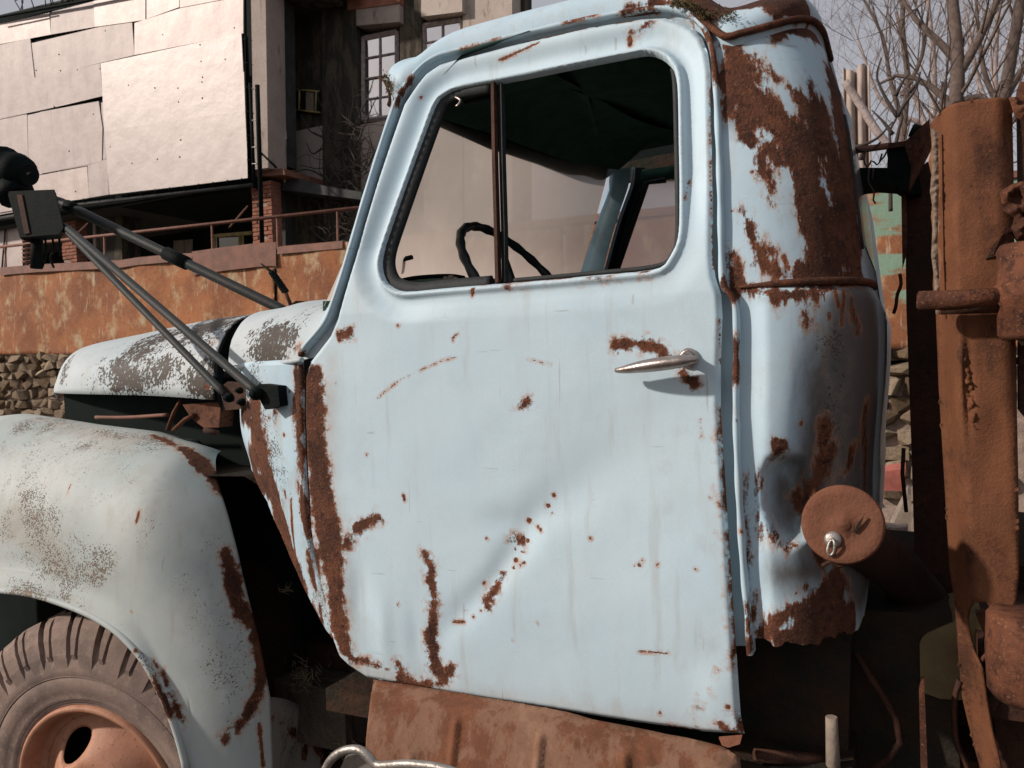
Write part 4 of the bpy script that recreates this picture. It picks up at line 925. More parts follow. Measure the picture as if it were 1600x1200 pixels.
sw = MB().tube(ring, rr, 10, False).build('steering_wheel', 'steering', truck)
for a in (2.0, 4.3, 5.9):
    MB().tube([swc - np.array(ax) * .03, swc + .2 * (math.cos(a) * np.array(u) + math.sin(a) * np.array(v))], [.012, .007], 8).build('spoke', 'steering', sw)
MB().tube([swc, swc - np.array(ax) * .7], [.022, .018], 10).build('steering_column', 'lining', truck)
MB().tube(smooth([W(608, 416, .5), W(625, 407, .5), W(644, 402, .5)], .02), .007, 5).build('wiper', 'black_iron', truck)

# ---- window furniture of the door
ins = lambda px, dy: [p + np.array([0, dy, 0]) for p in surf(px)]
seal = ins([(760, 131), (717, 139), (699, 146), (687, 154), (679, 167), (662, 212), (633, 294), (607, 369), (600, 393), (598, 412), (602, 430), (612, 443), (640, 450), (690, 446), (760, 440)], .022)
MB().tube(smooth(seal, .01), .0095, 8, flat=1.6).build('window_seal', 'rubber_seal', door)
MB().tube(ins([(766, 128), (768, 250), (771, 360), (773, 441)], .016), .0065, 4, flat=1.8).build('window_post', 'rust_dark', door)
MB().tube(ins([(775, 128), (777, 250), (780, 360), (781, 441)], .024), .007, 4, flat=1.6).build('window_channel', 'rubber_seal', door)
MB().tube(ins([(712, 152), (740, 145), (764, 141)], .04), .005, 6).build('vent_rail', 'black_iron', door)
MB().tube(ins([(760, 146), (761, 190), (762, 220)], .035), .004, 5).build('vent_rod', 'black_iron', door)
MB().tube(smooth(ins([(707, 149), (715, 154), (712, 161), (708, 164)], .012), .004), .003, 6).build('vent_latch', 'chrome_worn', door)
lin = [q for q in ins([(1045, 100), (1049, 130), (1052, 262), (1053, 360), (1045, 395), (1020, 414), (912, 426), (790, 437)], .03)]
MB().tube(smooth(lin, .012), .006, 6).build('glass_channel', 'rubber_seal', door)
# door lining (dark back of the door)
panel('door_lining', [tuple(W(a, b, .06)[[0, 2]]) for a, b in [(500, 470), (1130, 450), (1150, 1120), (560, 1030), (500, 900)]], [], lambda x, z, do, dh: .07 + 0 * x, .05, 'lining', truck)

# ---- door handle
def hpt(px, py, dy): return S(px, py, yside) + np.array([0, dy, 0])
hp = [hpt(972, 578, -.030), hpt(982, 577.5, -.034), hpt(1010, 573, -.040), hpt(1045, 568, -.043), hpt(1075, 564, -.043), hpt(1091, 562, -.041), hpt(1097, 562, -.038)]
hr_ = [.0065, .0115, .0150, .0168, .017, .0155, .008]
H3 = smooth(hp, .004); t = np.linspace(0, 1, len(H3)); rr = np.interp(t, np.linspace(0, 1, len(hr_)), hr_)
handle = MB().tube(H3, rr, 14, flat=.7).build('door_handle', 'chrome_worn', door)
MB().tube([hpt(1080, 560, -.040), hpt(1078, 560, -.015), hpt(1076, 559, -.001)], [.010, .010, .014], 12).build('handle_stem', 'chrome_worn', handle)
MB().lathe(hpt(1076, 560, -.001), (0, -1, 0), [(.0001, .005), (.012, .005), (.017, .002), (.018, 0)], 24).build('handle_rose', 'chrome_worn', handle)
# bent flap at the door's lower corner
MB().prism([hpt(1124, 1152, -.004), hpt(1160, 1149, -.004), hpt(1158, 1158, -.012), hpt(1140, 1163, -.014), hpt(1130, 1160, -.012)], (0, .002, .002)).build('torn_flap', 'rust_bright', door)
# ---- cowl side below the windscreen
def ycowl(x, z): return yside(x, z) + .006 + .9 * np.maximum(0, -x - 1.30 - .50 * np.maximum(0, 1.45 - z) * 0) ** 2
CS = [(356, 571), (470, 561), (474, 590), (473, 640), (475, 720), (481, 825), (488, 880), (498, 919), (507, 965), (518, 1005), (530, 1036), (512, 1022), (490, 992), (462, 940), (440, 890), (420, 840), (400, 790), (378, 745), (352, 700), (338, 650), (345, 600)]
cs3 = [S(a, b, ycowl) for a, b in CS]
edge_l = [(p[0], p[2]) for p in [S(a, b, ycowl) for a, b in [(338, 640), (352, 700), (378, 745), (400, 790), (420, 840), (440, 890), (462, 940), (490, 992), (530, 1036)]]]
def cowl_y(x, z, do, dh):
    d = polydist(np.stack([x, z], 1), edge_l, False)
    return ycowl(x, z) + .035 * sst(.16, 0, d) ** 1.6 + .004 * vnoise(x * 14, z * 8) + .008 * sst(.008, 0, do)
cowl = panel('cowl_side', [(p[0], p[2]) for p in cs3], [], cowl_y, .005, 'cab_paint', truck)
strokes(cowl, 'rust', [[(345, 650, 16), (370, 690, 22), (395, 730, 22), (415, 790, 20), (432, 840, 14), (450, 890, 12), (470, 935, 10), (495, 985, 10), (520, 1025, 10)], [(360, 640, 14), (395, 660, 8)], [(340, 620, 12), (350, 700, 26), (380, 760, 26), (410, 840, 24), (450, 920, 16)],
    [(470, 575, 6), (468, 640, 5), (470, 720, 5), (476, 820, 4), (490, 910, 4), (515, 1010, 6)], [(455, 780, 2), (457, 830, 4), (462, 870, 3)], [(444, 680, 3)], [(445, 768, 3), (447, 778, 2)], [(428, 645, 6), (425, 655, 4)], [(452, 612, 3)]])
strokes(cowl, 'dirt', [([(360, 580, 60), (400, 650, 60), (440, 760, 60)], .65), ([(465, 600, 40), (480, 850, 40), (510, 1000, 40)], .6)], 'soft')
# kick panel turning in behind the wheel: the cab's dark front wall
P = [[np.array([e[0] - .0, .16 + .2 * 0 + t * 1.1, e[1]]) + np.array([-.05 * t, 0, 0]) for t in np.linspace(0, 1, 5)] for e in edge_l]
MB().grid(P).build('fire_wall', 'under', truck)

# ---- cowl top with its side moulding
def ell(a, c, e=.72, n=26, far=True):
    """half section from the side point a over the crown c and down the far side"""
    out = []
    for ph in np.linspace(0, math.pi / 2, n):
        k = math.sin(ph) ** e; l = math.cos(ph) ** e
        out.append(np.array([a[0] + (c[0] - a[0]) * (1 - l), a[1] + (c[1] - a[1]) * (1 - l), a[2] + (c[2] - a[2]) * k]))
    if far: out += [np.array([q[0], 2 * c[1] - q[1], q[2]]) for q in out[-2::-1]]
    return out
def crown(px, py): q = W(px, py, YC - .12); return np.array([q[0], YC, q[2]])
c0 = ell(W(357, 572, .17), crown(428, 489)); c1 = ell(W(400, 569, .12), crown(455, 485)); c2 = ell(W(440, 566, .06), crown(490, 478)); 
cc = crown(548, 466); h3 = [S(474, 561, yside) + np.array([0, .012, 0]), S(487, 528, yside) + np.array([0, .016, 0]), S(500, 500, yside) + np.array([0, .022, 0]), S(507, 484, yside) + np.array([0, .035, 0]), S(512, 475, yside) + np.array([0, .06, 0]), W(524, 468, .25), W(532, 466, .45), cc]
h3 = list(curve_at(smooth(h3, .01), 26)); c3 = h3 + [np.array([q[0], 2 * YC - q[1], q[2]]) for q in h3[-2::-1]]
def half(c): h = list(curve_at(c[:26], 26)); return h + [np.array([q[0], 2 * YC - q[1], q[2]]) for q in h[-2::-1]]
c0, c1, c2 = half(c0), half(c1), half(c2)
c4 = [q + np.array([.09, 0, .012]) for q in c3]
P = [np.array(c0) + np.array([0, .0, -.012]), c0, c1, c2, c3, c4]
A = np.array(P); Q = []
for j in range(A.shape[1]): Q.append(curve_at(smooth(A[:, j], .02), 22))
ct = MB().grid(Q).build('cowl_top', 'hood_paint', truck)
strokes(ct, 'dirt', [([(400, 530, 70), (430, 540, 80), (450, 520, 70)], .9), ([(470, 500, 60), (490, 480, 50)], .55), ([(440, 560, 50)], .9)], 'soft')
strokes(ct, 'rust', [[(440, 558, 3), (462, 555, 8), (470, 545, 6)], [(520, 455, 10), (500, 468, 3)], [(420, 555, 2)]])
MB().tube(smooth([W(352, 577, .150), W(400, 572, .092), W(440, 567, .034), W(472, 562, -.006)], .02), .0055, 8).build('side_moulding', 'hood_paint', ct)
MB().lathe(W(405, 571, .10), (0, -1, 0), [(.0001, .012), (.006, .012), (.008, 0)], 12).build('moulding_clip', 'rust_dark', ct)
# ---- bonnet
side = smooth([W(a, b, y) for a, b, y in [(84, 614, .42), (100, 615, .38), (140, 616, .33), (187, 617, .29), (250, 619, .25), (334, 625, .20)]], .02)
top = smooth([crown(a, b) for a, b in [(62, 590), (66, 568), (86, 549), (122, 537), (206, 522), (277, 509), (337, 499), (413, 491)]], .02)
n = 90; Aq, Bq = curve_at(side, n), curve_at(top, n)
# match the rounded nose: more sections near the front
P = [ell(Aq[i], Bq[i], .70 + .1 * (1 - i / n), 30) for i in range(n)]
P = [[q * np.array([1, 1, 1]) for q in r_] for r_ in P]
front = [np.array([q[0] + .02, q[1], q[2] - .02]) for q in P[0]]
rim_ = [[q + np.array([.0, .012 if k < 30 else -.012, -.0]) for k, q in enumerate(r_)] for r_ in P]
hood = MB().grid([front] + P).build('bonnet', 'hood_paint', truck, -.004)
strokes(hood, 'dirt', [([(180, 580, 70), (230, 570, 90), (260, 560, 90)], .78), ([(300, 560, 90), (330, 590, 90)], .85), ([(230, 535, 90), (330, 510, 90), (380, 505, 80)], .92), ([(100, 590, 30), (110, 560, 20)], .75), ([(160, 590, 20), (162, 560, 15)], .7), ([(140, 600, 60), (200, 520, 60)], .35)], 'soft')
strokes(hood, 'rust', [[(320, 600, 6), (332, 615, 6)], [(330, 540, 5), (360, 520, 4)]])
# bonnet's rear edge turned down, coloured black for the shadow in the gap
MB().grid(list(zip(*[[q + np.array([.012, .0, -.004]) for q in P[-1]], [q + np.array([.0, .03, -.035]) for q in P[-1]]]))).build('bonnet_rear_edge', 'black_iron', hood)
# near-black box painting in the engine bay's shade, a few bits in the gap
MB().box((-2.08, YC, 1.16), (1.0, .72, .86), jit=.02).build('engine', 'void_shade', truck)
MB().prism([W(285, 632, .26), W(345, 628, .24), W(342, 668, .24), W(318, 668, .25), W(300, 655, .26)], (0, .05, 0)).build('wing_bracket', 'rust', truck)
MB().tube([W(262, 672, .26), W(272, 645, .27), W(285, 622, .28)], .012, 6, flat=.5).build('bracket_arm', 'rust', truck)
MB().tube([W(272, 672, .25), W(290, 655, .25), W(304, 648, .25)], .010, 6, flat=.5).build('bracket_strut', 'rust_bright', truck)
MB().tube(smooth([W(150, 652, .32), W(200, 652, .31), W(262, 648, .30)], .02), .006, 6).build('wing_pipe', 'pipe_rust', truck)
MB().tube([W(320, 672, .22), W(340, 676, .22)], .008, 6).build('bracket_pin', 'rust_dark', truck)

# ---- front wing (fender): a long rounded hull, its back end rounded in plan and raked
YO, X0, LX, YI = -.03, -1.95, .565, .44
def plan(psi): return np.array([X0 + LX * math.sin(psi) ** .60, YI - (YI - YO) * math.cos(psi) ** .60])
X1 = -2.62
cols = [(np.array([X1 - .42 * math.sin(p) ** .6, YI - (YI - YO) * math.cos(p) ** .6]), np.array([X1, YI])) for p in R(88) * np.linspace(1, 0, 40, endpoint=False) ** 1.25]
cols += [(np.array([x, YO]), np.array([x, YI])) for x in np.linspace(X1, X0, 44, endpoint=False)]
cols += [(plan(p), np.array([X0, YI])) for p in R(60) * np.linspace(0, 1, 74) ** 1.25]
cx_ = np.array([c[0][0] for c in cols]); cy_ = np.array([c[0][1] for c in cols])
yplan = lambda x, z: np.interp(x, cx_, cy_)
arch_px = [(-150, 912), (-60, 912), (0, 920), (60, 928), (130, 951), (180, 978), (215, 1010), (240, 1045), (262, 1090), (280, 1135), (295, 1190), (302, 1240), (306, 1300)]
arch = smooth([S(a, b, yplan) for a, b in arch_px], .015)
ax_ = np.array([p[0] for p in arch]); az_ = np.array([p[2] for p in arch]); XA = ax_.max()
Z0 = 1.10; P = []; lip = []
for c, inner in cols:
    x = c[0]; zt = np.interp(x, [-2.75, -2.5, -2.18, -1.83, -1.68, -1.42], [1.495, 1.512, 1.480, 1.452, 1.44, 1.42])
    zl = (np.interp(x, ax_, az_) if x > -2.3 else np.interp(-4.28 - x, ax_, az_)) if -4.28 - XA < x < XA else .50
    row = []
    for t in np.linspace(0, 1, 22, endpoint=False):
        z = zl + (Z0 - zl) * t; row.append(np.array([c[0], c[1] - .014 * sst(.07, 0, z - zl) * (-4.28 - XA < x < XA), z]))
    if -4.28 - XA < x < XA: lip.append(row[0] + np.array([0, .004, 0]))
    for ph in np.linspace(0, math.pi / 2, 50):
        k = math.cos(ph) ** .66; xy = inner + (c - inner) * k; row.append(np.array([xy[0], xy[1], Z0 + (zt - Z0) * math.sin(ph) ** .74]))
    P.append(row)
P = np.array(P)
shift = np.interp(P[:, :, 2], [.8, .95, 1.1, 1.2, 1.35, 1.47], [0, -.03, -.075, -.10, -.13, -.15])
dx = shift * sst(-1.80, -1.46, P[:, :, 0]); P[:, :, 0] += dx
P[:, :, 2] -= .06 * sst(.20, .44, P[:, :, 1]) * (P[:, :, 2] > 1.3)
P[:, :, 1] += .006 * vnoise(P[:, :, 0] * 6, P[:, :, 2] * 6)
fender = MB().grid(P).build('fender', 'fender_paint', truck, -.003)
strokes(fender, 'rust', [[(285, 700, 8), (310, 720, 16), (330, 745, 10), (345, 770, 4)], [(375, 850, 8), (385, 900, 14), (394, 950, 12), (402, 1000, 10), (410, 1060, 10)], [(403, 1080, 10), (380, 1130, 6), (345, 1160, 5)], [(110, 758, 1.5), (104, 785, 2)], [(218, 798, 2), (213, 818, 2)], [(240, 680, 3), (262, 690, 6), (275, 695, 3)],
    [(255, 1050, 2), (268, 1090, 5), (280, 1120, 5), (286, 1130, 2)], [(0, 880, 4)], [(205, 955, 2)], [(240, 1030, 2), (248, 1045, 2)], [(405, 1130, 3), (412, 1200, 3)]])
strokes(fender, 'dirt', [([(10, 800, 120), (60, 830, 130), (110, 880, 100)], .60), ([(60, 660, 80), (160, 690, 90), (250, 690, 80)], .62), ([(160, 880, 60), (150, 900, 40)], .6), ([(0, 700, 60), (200, 760, 90), (250, 820, 90)], .42), ([(10, 920, 40), (130, 945, 30)], .6), ([(330, 900, 120), (370, 1100, 100)], .45)], 'soft')
strokes(fender, 'tint', [[(20, 810, 26), (60, 840, 34), (100, 880, 24)], [(60, 655, 10), (200, 690, 16)], [(0, 925, 8), (60, 935, 6)]])
# rolled lip of the wheel arch
lp = MB().tube(lip, .011, 8, flat=.8).build('wheel_arch_lip', 'fender_paint', fender)
strokes(lp, 'rust', [[(255, 1060, 3), (268, 1095, 7), (280, 1125, 6)], [(205, 990, 4)]]); strokes(lp, 'dirt', [([(0, 922, 60), (60, 930, 50)], .8), ([(240, 1040, 80)], .5)], 'soft')
P2 = [[np.array([p[0], p[1] + .02 + t * .5, p[2] + .02 + .09 * math.sin(t * 1.5)]) for t in np.linspace(0, 1, 6)] for p in arch]
MB().grid(P2).build('wheel_well', 'under', truck)
MB().box((-2.30, .52, .76), (1.65, .02, 1.30)).build('inner_wing', 'void_shade', truck)  # near-black sheet added so the wheel arch reads as deep shade
# splash apron behind the wing
A0, B0 = W(412, 1088, .14), W(506, 1143, .46); A1, B1 = A0.copy(), B0.copy(); A1[2] = B1[2] = .42
ap = MB().grid([[(A0 + (B0 - A0) * t + np.array([0, 0, .03 * math.sin(3.1 * t)])) * (1 - w) + (A1 + (B1 - A1) * t) * w + np.array([.012 * math.sin(5 * t + 3 * w), 0, 0]) for w in np.linspace(0, 1, 12)] for t in np.linspace(0, 1, 18)]).build('splash_apron', 'fender_paint', truck, .003)
strokes(ap, 'dirt', [([(450, 1150, 120)], .7)], 'soft'); strokes(ap, 'rust', [[(480, 1130, 6), (475, 1180, 10)], [(505, 1120, 6), (505, 1200, 6)], [(420, 1100, 5)]]); strokes(ap, 'tint', [[(440, 1150, 60), (490, 1150, 60)]])

# ---- front wheel, turned a little towards the camera
WC = np.array([-1.96, .05, .487])
wheel = empty('wheel', tuple(WC)); wheel.rotation_euler = (.10, 0, .15); wheel.parent = truck; wheel.matrix_parent_inverse = ROOTM['truck']
def wattach(o): o.parent = wheel; o.matrix_parent_inverse = Matrix.Translation(-Vector(WC)); return o
prof = [(.240, -.012), (.258, .002), (.264, .006), (.267, .004), (.270, .009), (.275, .007), (.279, .012), (.284, .010), (.30, .017), (.32, .020), (.338, .018), (.342, .015), (.346, .018), (.37, .012), (.41, .000), (.435, -.014), (.452, -.03), (.460, -.06), (.462, -.11), (.462, -.16), (.452, -.21), (.42, -.235), (.35, -.24), (.28, -.22)]
mb = MB().lathe(WC, (0, -1, 0), prof, 120)
NL = 29
def pol(r, a, d): return WC + np.array([r * math.cos(a), -d, r * math.sin(a)])
def lug(a0, w, pr, sk, ww):
    L_ = []
    for (r, d), s_, q in zip(pr, sk, ww): a = a0 + s_; L_.append([pol(r - .024, a - w * q * 1.02, d - .006), pol(r, a - w * q * .90, d), pol(r, a + w * q * .90, d), pol(r - .024, a + w * q * 1.02, d - .006)])
    mb.grid(L_, smooth_=False); mb.add(L_[-1], [(0, 1, 2, 3)], False); mb.add(L_[0], [(3, 2, 1, 0)], False)
for k in range(NL):
    da = 2 * math.pi / NL; a0 = da * (k + .05 * math.sin(k * 3.1))
    sh = [(.352, .014), (.40, .012), (.440, .002), (.466, -.010), (.480, -.026), (.4865, -.050), (.4865, -.080)]
    lug(a0, da * .30, sh, [0, 0, .0, .0, .01, .05, .10], [.9, .98, 1, 1, 1.0, 1.0, .95])
    lug(a0 + da * .46, da * .105, sh[1:-1], [0, 0, 0, .01, .03], [.7, 1, 1, 1.1, 1.2])
    lug(a0 + .10, da * .36, [(.4865, -.092), (.488, -.135), (.4865, -.175), (.478, -.205), (.45, -.228)], [.10, .16, .10, .06, .0], [1, 1, 1, .9, .8])
mb.tube([WC + np.array([.343 * math.cos(a), -.0175, .343 * math.sin(a)]) for a in np.linspace(0, 2 * math.pi, 97)], .0014, 5, False)
wattach(mb.build('tyre', 'tyre_rubber'))
mb = MB().lathe(WC, (0, -1, 0), [(.259, .002), (.257, .013), (.250, .017), (.240, .010), (.233, -.004), (.231, -.030), (.226, -.036), (.214, -.038), (.205, -.040)], 96)
wattach(mb.build('rim_flange', 'rim_paint'))
holes = []
for k in range(3):
    a = R(118 + 120 * k); cx, cz = .148 * math.cos(a), .148 * math.sin(a)
    holes.append([(WC[0] + cx + .036 * math.cos(b) * math.cos(a) - .058 * math.sin(b) * math.sin(a), WC[2] + cz + .036 * math.cos(b) * math.sin(a) + .058 * math.sin(b) * math.cos(a)) for b in np.linspace(0, 2 * math.pi, 24, endpoint=False)])
def rim_y(x, z, do, dh):
    r = np.hypot(x - WC[0], z - WC[2]); return WC[1] + .042 - .070 * sst(.205, .10, r) + .03 * sst(.09, .05, r) + .008 * sst(.010, 0, dh)
wattach(panel('rim_disc', [(WC[0] + .212 * math.cos(a), WC[2] + .212 * math.sin(a)) for a in np.linspace(0, 2 * math.pi, 90, endpoint=False)], holes, rim_y, .009, 'rim_paint', None, .004))
wattach(MB().lathe(WC + np.array([0, .13, 0]), (0, -1, 0), [(.0001, .05), (.08, .05), (.09, 0), (.20, -.02), (.21, .06)], 48).build('brake_drum', 'under'))
wattach(MB().lathe(WC + np.array([0, .02, 0]), (0, -1, 0), [(.0001, .07), (.05, .07), (.06, .05), (.065, .0)], 32).build('hub', 'rim_paint'))

# ---- running board under the door
RB = [(571, 1069), (640, 1080), (740, 1097), (875, 1121), (912, 1132), (999, 1151), (1062, 1164), (1124, 1179), (1150, 1197), (1160, 1260), (555, 1270), (561, 1155)]
yrb = lambda x, z: -.005 - .42 * np.maximum(0, .985 - z)
rb3 = [S(a, b, yrb) for a, b in RB]
ribs = [[np.array(S(a, b, yrb))[[0, 2]] for a, b in l] for l in ([(713, 1128), (704, 1215)], [(845, 1152), (838, 1230)], [(978, 1183), (975, 1240)], [(642, 1185), (640, 1230)])]
def rb_y(x, z, do, dh):
    y = yrb(x, z) + .03 * sst(.02, 0, do)
    for l in ribs: y = y - .010 * sst(.012, .002, polydist(np.stack([x, z], 1), l, False))
    return y + .008 * vnoise(x * 9, z * 9) + .003 * vnoise(x * 30, z * 30)
rb = panel('running_board', [(p[0], p[2]) for p in rb3], [], rb_y, .006, 'board_rust', truck, -.003)
st = MB().tube(smooth([W(500, 1222, -.17), W(515, 1190, -.17), (W(535, 1174, -.17)), W(560, 1171, -.17), W(578, 1184, -.17), W(590, 1196, -.17), W(640, 1194, -.18), W(700, 1203, -.18), W(760, 1230, -.18)], .01), .0085, 8).build('step_tube', 'silver', truck)
MB().prism([W(525, 1215, -.15), W(540, 1182, -.15), W(560, 1179, -.15), W(575, 1195, -.15), W(600, 1215, -.15)], (0, .02, 0)).build('step_plate', 'silver', st)

# ---- fuel filler behind the cab
fc = W(1316, 819, -.015); fn = (Vector(CAM) - Vector(fc)).normalized(); fn = (fn + Vector((-.10, 0, .04))).normalized()
neck = MB().tube(smooth([fc - np.array(fn) * .006, fc - np.array(fn) * .07, W(1350, 850, .12), W(1400, 890, .28), W(1460, 960, .45)], .02), .046, 20).build('filler_neck', 'rust_shaded', truck)  # near-black colour carries the shadow the neck lies in
neck_r = neck
cap = MB().lathe(fc, fn, [(.0001, .006), (.009, .0055), (.012, .001), (.030, -.0005), (.046, .002), (.0595, .004), (.0625, .001), (.063, -.010), (.058, -.014)], 56)
cap = cap.build('filler_cap', 'rust_bright', truck)
ff = np.array(fn)
MB().tube(smooth([W(1300, 842, -.03), W(1304, 848, -.034), W(1303, 862, -.034), W(1297, 868, -.034), W(1293, 860, -.034), W(1297, 846, -.03), W(1303, 843, -.03)], .003), .0025, 6).build('cap_pin', 'silver', cap)
MB().lathe(W(1301, 843, -.024), fn, [(.0001, .003), (.007, .002), (.0125, .001), (.0135, -.003)], 20).build('pin_washer', 'silver', cap)
MB().prism([W(1333, 832, -.0235), W(1340, 818, -.0235), W(1350, 806, -.0235), W(1345, 820, -.0235), W(1337, 832, -.0235)], (0, .004, 0)).build('cap_dent', 'under', cap)
MB().tube(smooth([W(1285, 884, -.02), W(1300, 877, -.022), W(1310, 884, -.02), W(1322, 881, -.02)], .004), .0035, 6).build('cap_wire', 'rust_dark', cap)

# ---- frame, gearbox and axle under the cab: dark masses that also fill in its shade
MB().box((-.55, .50, .72), (2.4, .10, .20)).build('chassis_rail', 'rust_dark', truck)
MB().box((-.55, 1.10, .72), (2.4, .10, .20)).build('far_chassis_rail', 'rust_dark', truck)
MB().box((-.75, .35, .80), (1.2, .04, .40), jit=.02).build('sill_panel', 'under', truck)
MB().box((-.22, .72, .72), (.56, .9, .78), jit=.03).build('fuel_tank', 'under', truck)  # enlarged near-black block fills in the shade under the cab
MB().box((-.10, .34, .62), (.5, .10, .5), jit=.03).build('tank_strap', 'rust_dark', truck)
MB().box((.32, .95, .72), (.5, .8, .85), jit=.03).build('shade_fill_box', 'under', truck)  # dark box added to stand in for the shade behind the neck
MB().box((-.6, .42, .55), (1.0, .3, .5), jit=.04).build('transfer_case', 'under', truck)
MB().box((-1.55, .85, .62), (.9, .7, .5), jit=.04).build('gearbox', 'under', truck)
for k in range(26):
    p = np.array([random.uniform(-.45, .02), random.uniform(.26, .34), random.uniform(.5, .98)]); MB().box(p, rng.uniform(.03, .14, 3), Matrix.Rotation(random.uniform(-.6, .6), 3, 'Y'), .01).build('frame_bracket', random.choice(['rust_shaded', 'under']), truck)
for k in range(9):
    x = random.uniform(-.4, .0); MB().tube(smooth([(x, .22, 1.05), (x + random.uniform(-.1, .1), .20, .9), (x + random.uniform(-.2, .2), .22, .75), (x + random.uniform(-.2, .2), .25, .5)], .04), random.uniform(.005, .012), 6).build('hose', random.choice(['rust_shaded', 'black_iron', 'rust_dark']), truck)
MB().tube([W(1299, 1120, .1), W(1303, 1230, .1)], [.010, .013], 8).build('brake_hose', 'plank', truck)
MB().tube([W(1180, 1180, .05), W(1260, 1186, .1), W(1330, 1190, .16)], .012, 8).build('stay_rod', 'rust_dark', truck)
MB().box((-2.0, .75, .42), (.12, 1.1, .12)).build('front_axle', 'under', truck)
def plain_wheel(name, c, side):
    """a wheel seen from behind or not at all: tyre, dished disc and hub in one turning"""
    w = MB().lathe(c, (0, side, 0), [(.001, .02), (.06, .03), (.07, -.02), (.18, -.05), (.225, -.03), (.24, .0)] + [(a_, d_) for a_, d_ in prof[1:]] + [(.25, -.2), (.001, -.16)], 64); return w.build(name, 'tyre_rubber', truck)
plain_wheel('far_wheel', np.array([-1.96, 2 * YC - .05, .487]), 1); plain_wheel('rear_wheel', np.array([1.6, .10, .487]), -1); plain_wheel('far_rear_wheel', np.array([1.6, 2 * YC - .10, .487]), 1)
MB().box((.9, .5, .80), (1.8, .12, .2)).build('rear_chassis_rail', 'rust_dark', truck)
MB().box((.9, 1.1, .80), (1.8, .12, .2)).build('far_rear_chassis_rail', 'rust_dark', truck)
mb = MB()
for cx, cy, n_, sp in ((476, 1056, 60, 14), (555, 1085, 50, 9), (447, 921, 12, 5), (540, 1170, 40, 10)):
    for k in range(n_):
        p = W(cx + random.gauss(0, sp), cy + random.gauss(0, sp * .9), .30 + random.uniform(-.03, .03)); d = rng.normal(size=3) * np.array([1, .6, .7]); d *= random.uniform(.012, .045) / np.linalg.norm(d)
        mb.tube([p - d / 2, p + d / 2], random.uniform(.0006, .0014), 3, False)
m = mb.build('straw', 'straw', truck); m['kind'] = 'stuff'
MB().box(W(480, 1100, .37), (.35, .12, .16)).build('mud_ledge', 'soil', truck)

# ---- tubular boom rest standing over the bonnet
br = MB().prism([W(342, 606, .125), W(356, 596, .12), W(392, 600, .09), W(412, 636, .075), (W(352, 641, .12))], (.0, .012, 0)).build('boom_rest', 'rust_dark', truck)
MB().prism([W(396, 606, .0), W(405, 600, .0), W(434, 603, -.005), W(437, 634, -.005), W(414, 640, .0)], (.0, .07, 0)).build('mount_block', 'black_iron', br)
for a, b, r_ in ((360, 621, .012), (377, 610, .008), (380, 628, .009), (402, 615, .015)):
    c = W(a, b, .085 if a < 390 else -.004); MB().lathe(c, (0, -1, 0), [(.0001, .018), (r_ * .6, .018), (r_ * .6, .010), (r_, .009), (r_, 0)], 14).build('bolt', 'black_iron', br)
def tub(p, q, r0_, r1_, m='tube_iron', nm='strut_tube'): return MB().tube([p, p + (q - p) * .03, p + (q - p) * .97, q], [r0_ * .8, r0_, r1_, r1_ * .8], 14).build(nm, m, br)
hubp = .46
tub(W(352, 617, .10), W(84, 340, hubp), .0095, .0115); tub(W(404, 615, .0), W(100, 352, hubp - .03), .0105, .0125)
tub(W(450, 488, .56), W(86, 312, hubp + .05), .0155, .017)
p0, p1 = W(450, 488, .56), W(86, 312, hubp + .05)
for t0, t1, rr_ in ((.40, .49, .022), (.90, .94, .021)): MB().tube([p0 + (p1 - p0) * t0, p0 + (p1 - p0) * t1], rr_, 14).build('tube_collar', 'black_iron', br)
MB().prism([W(430, 492, .50), W(462, 470, .56), W(462, 482, .56), W(432, 504, .50), W(421, 500, .50), W(420, 488, .50)], (.03, .06, 0)).build('tube_foot', 'rust_dark', br)
MB().prism([W(11, 299, .40), W(85, 296, .40), W(99, 356, .40), W(92, 366, .40), W(31, 371, .40)], (-.06, .05, 0)).build('head_box', 'black_iron', br)
MB().prism([W(26, 304, .395), W(34, 304, .395), W(46, 364, .395), W(38, 366, .395)], (0, .012, 0)).build('head_rib', 'rust_dark', br)
MB().tube([W(-40, 262, .45), W(2, 266, .45), W(3, 266, .45), W(9, 266, .45), W(10, 266, .45), W(28, 268, .45), W(36, 270, .45), W(37, 271, .45), W(46, 274, .45)], [.070, .070, .082, .082, .066, .064, .055, .042, .036], 20).build('winch_motor', 'black_iron', br)
MB().tube([W(44, 272, .42), W(50, 272, .42)], .006, 8).build('motor_nut', 'black_iron', br)
MB().tube([W(20, 290, .45), W(28, 310, .45)], .06, 12).build('motor_mount', 'black_iron', br)
spr = [W(44, 372 + 42 * t, .45) + np.array([.016 * math.cos(40 * t), .016 * math.sin(40 * t), 0]) for t in np.linspace(0, 1, 90)]
MB().tube(spr, .004, 5).build('spring', 'pipe_rust', br)
MB().tube([W(58, 366, .45), W(57, 420, .45)], .02, 10).build('plunger', 'black_iron', br)
for l in ([(70, 368), (72, 395), (66, 418)], [(80, 366), (85, 390), (78, 402), (84, 418)], [(92, 366), (95, 400)]): MB().tube(smooth([W(a, b, .46) for a, b in l], .02), .004, 5).build('loose_wire', 'black_iron', br)
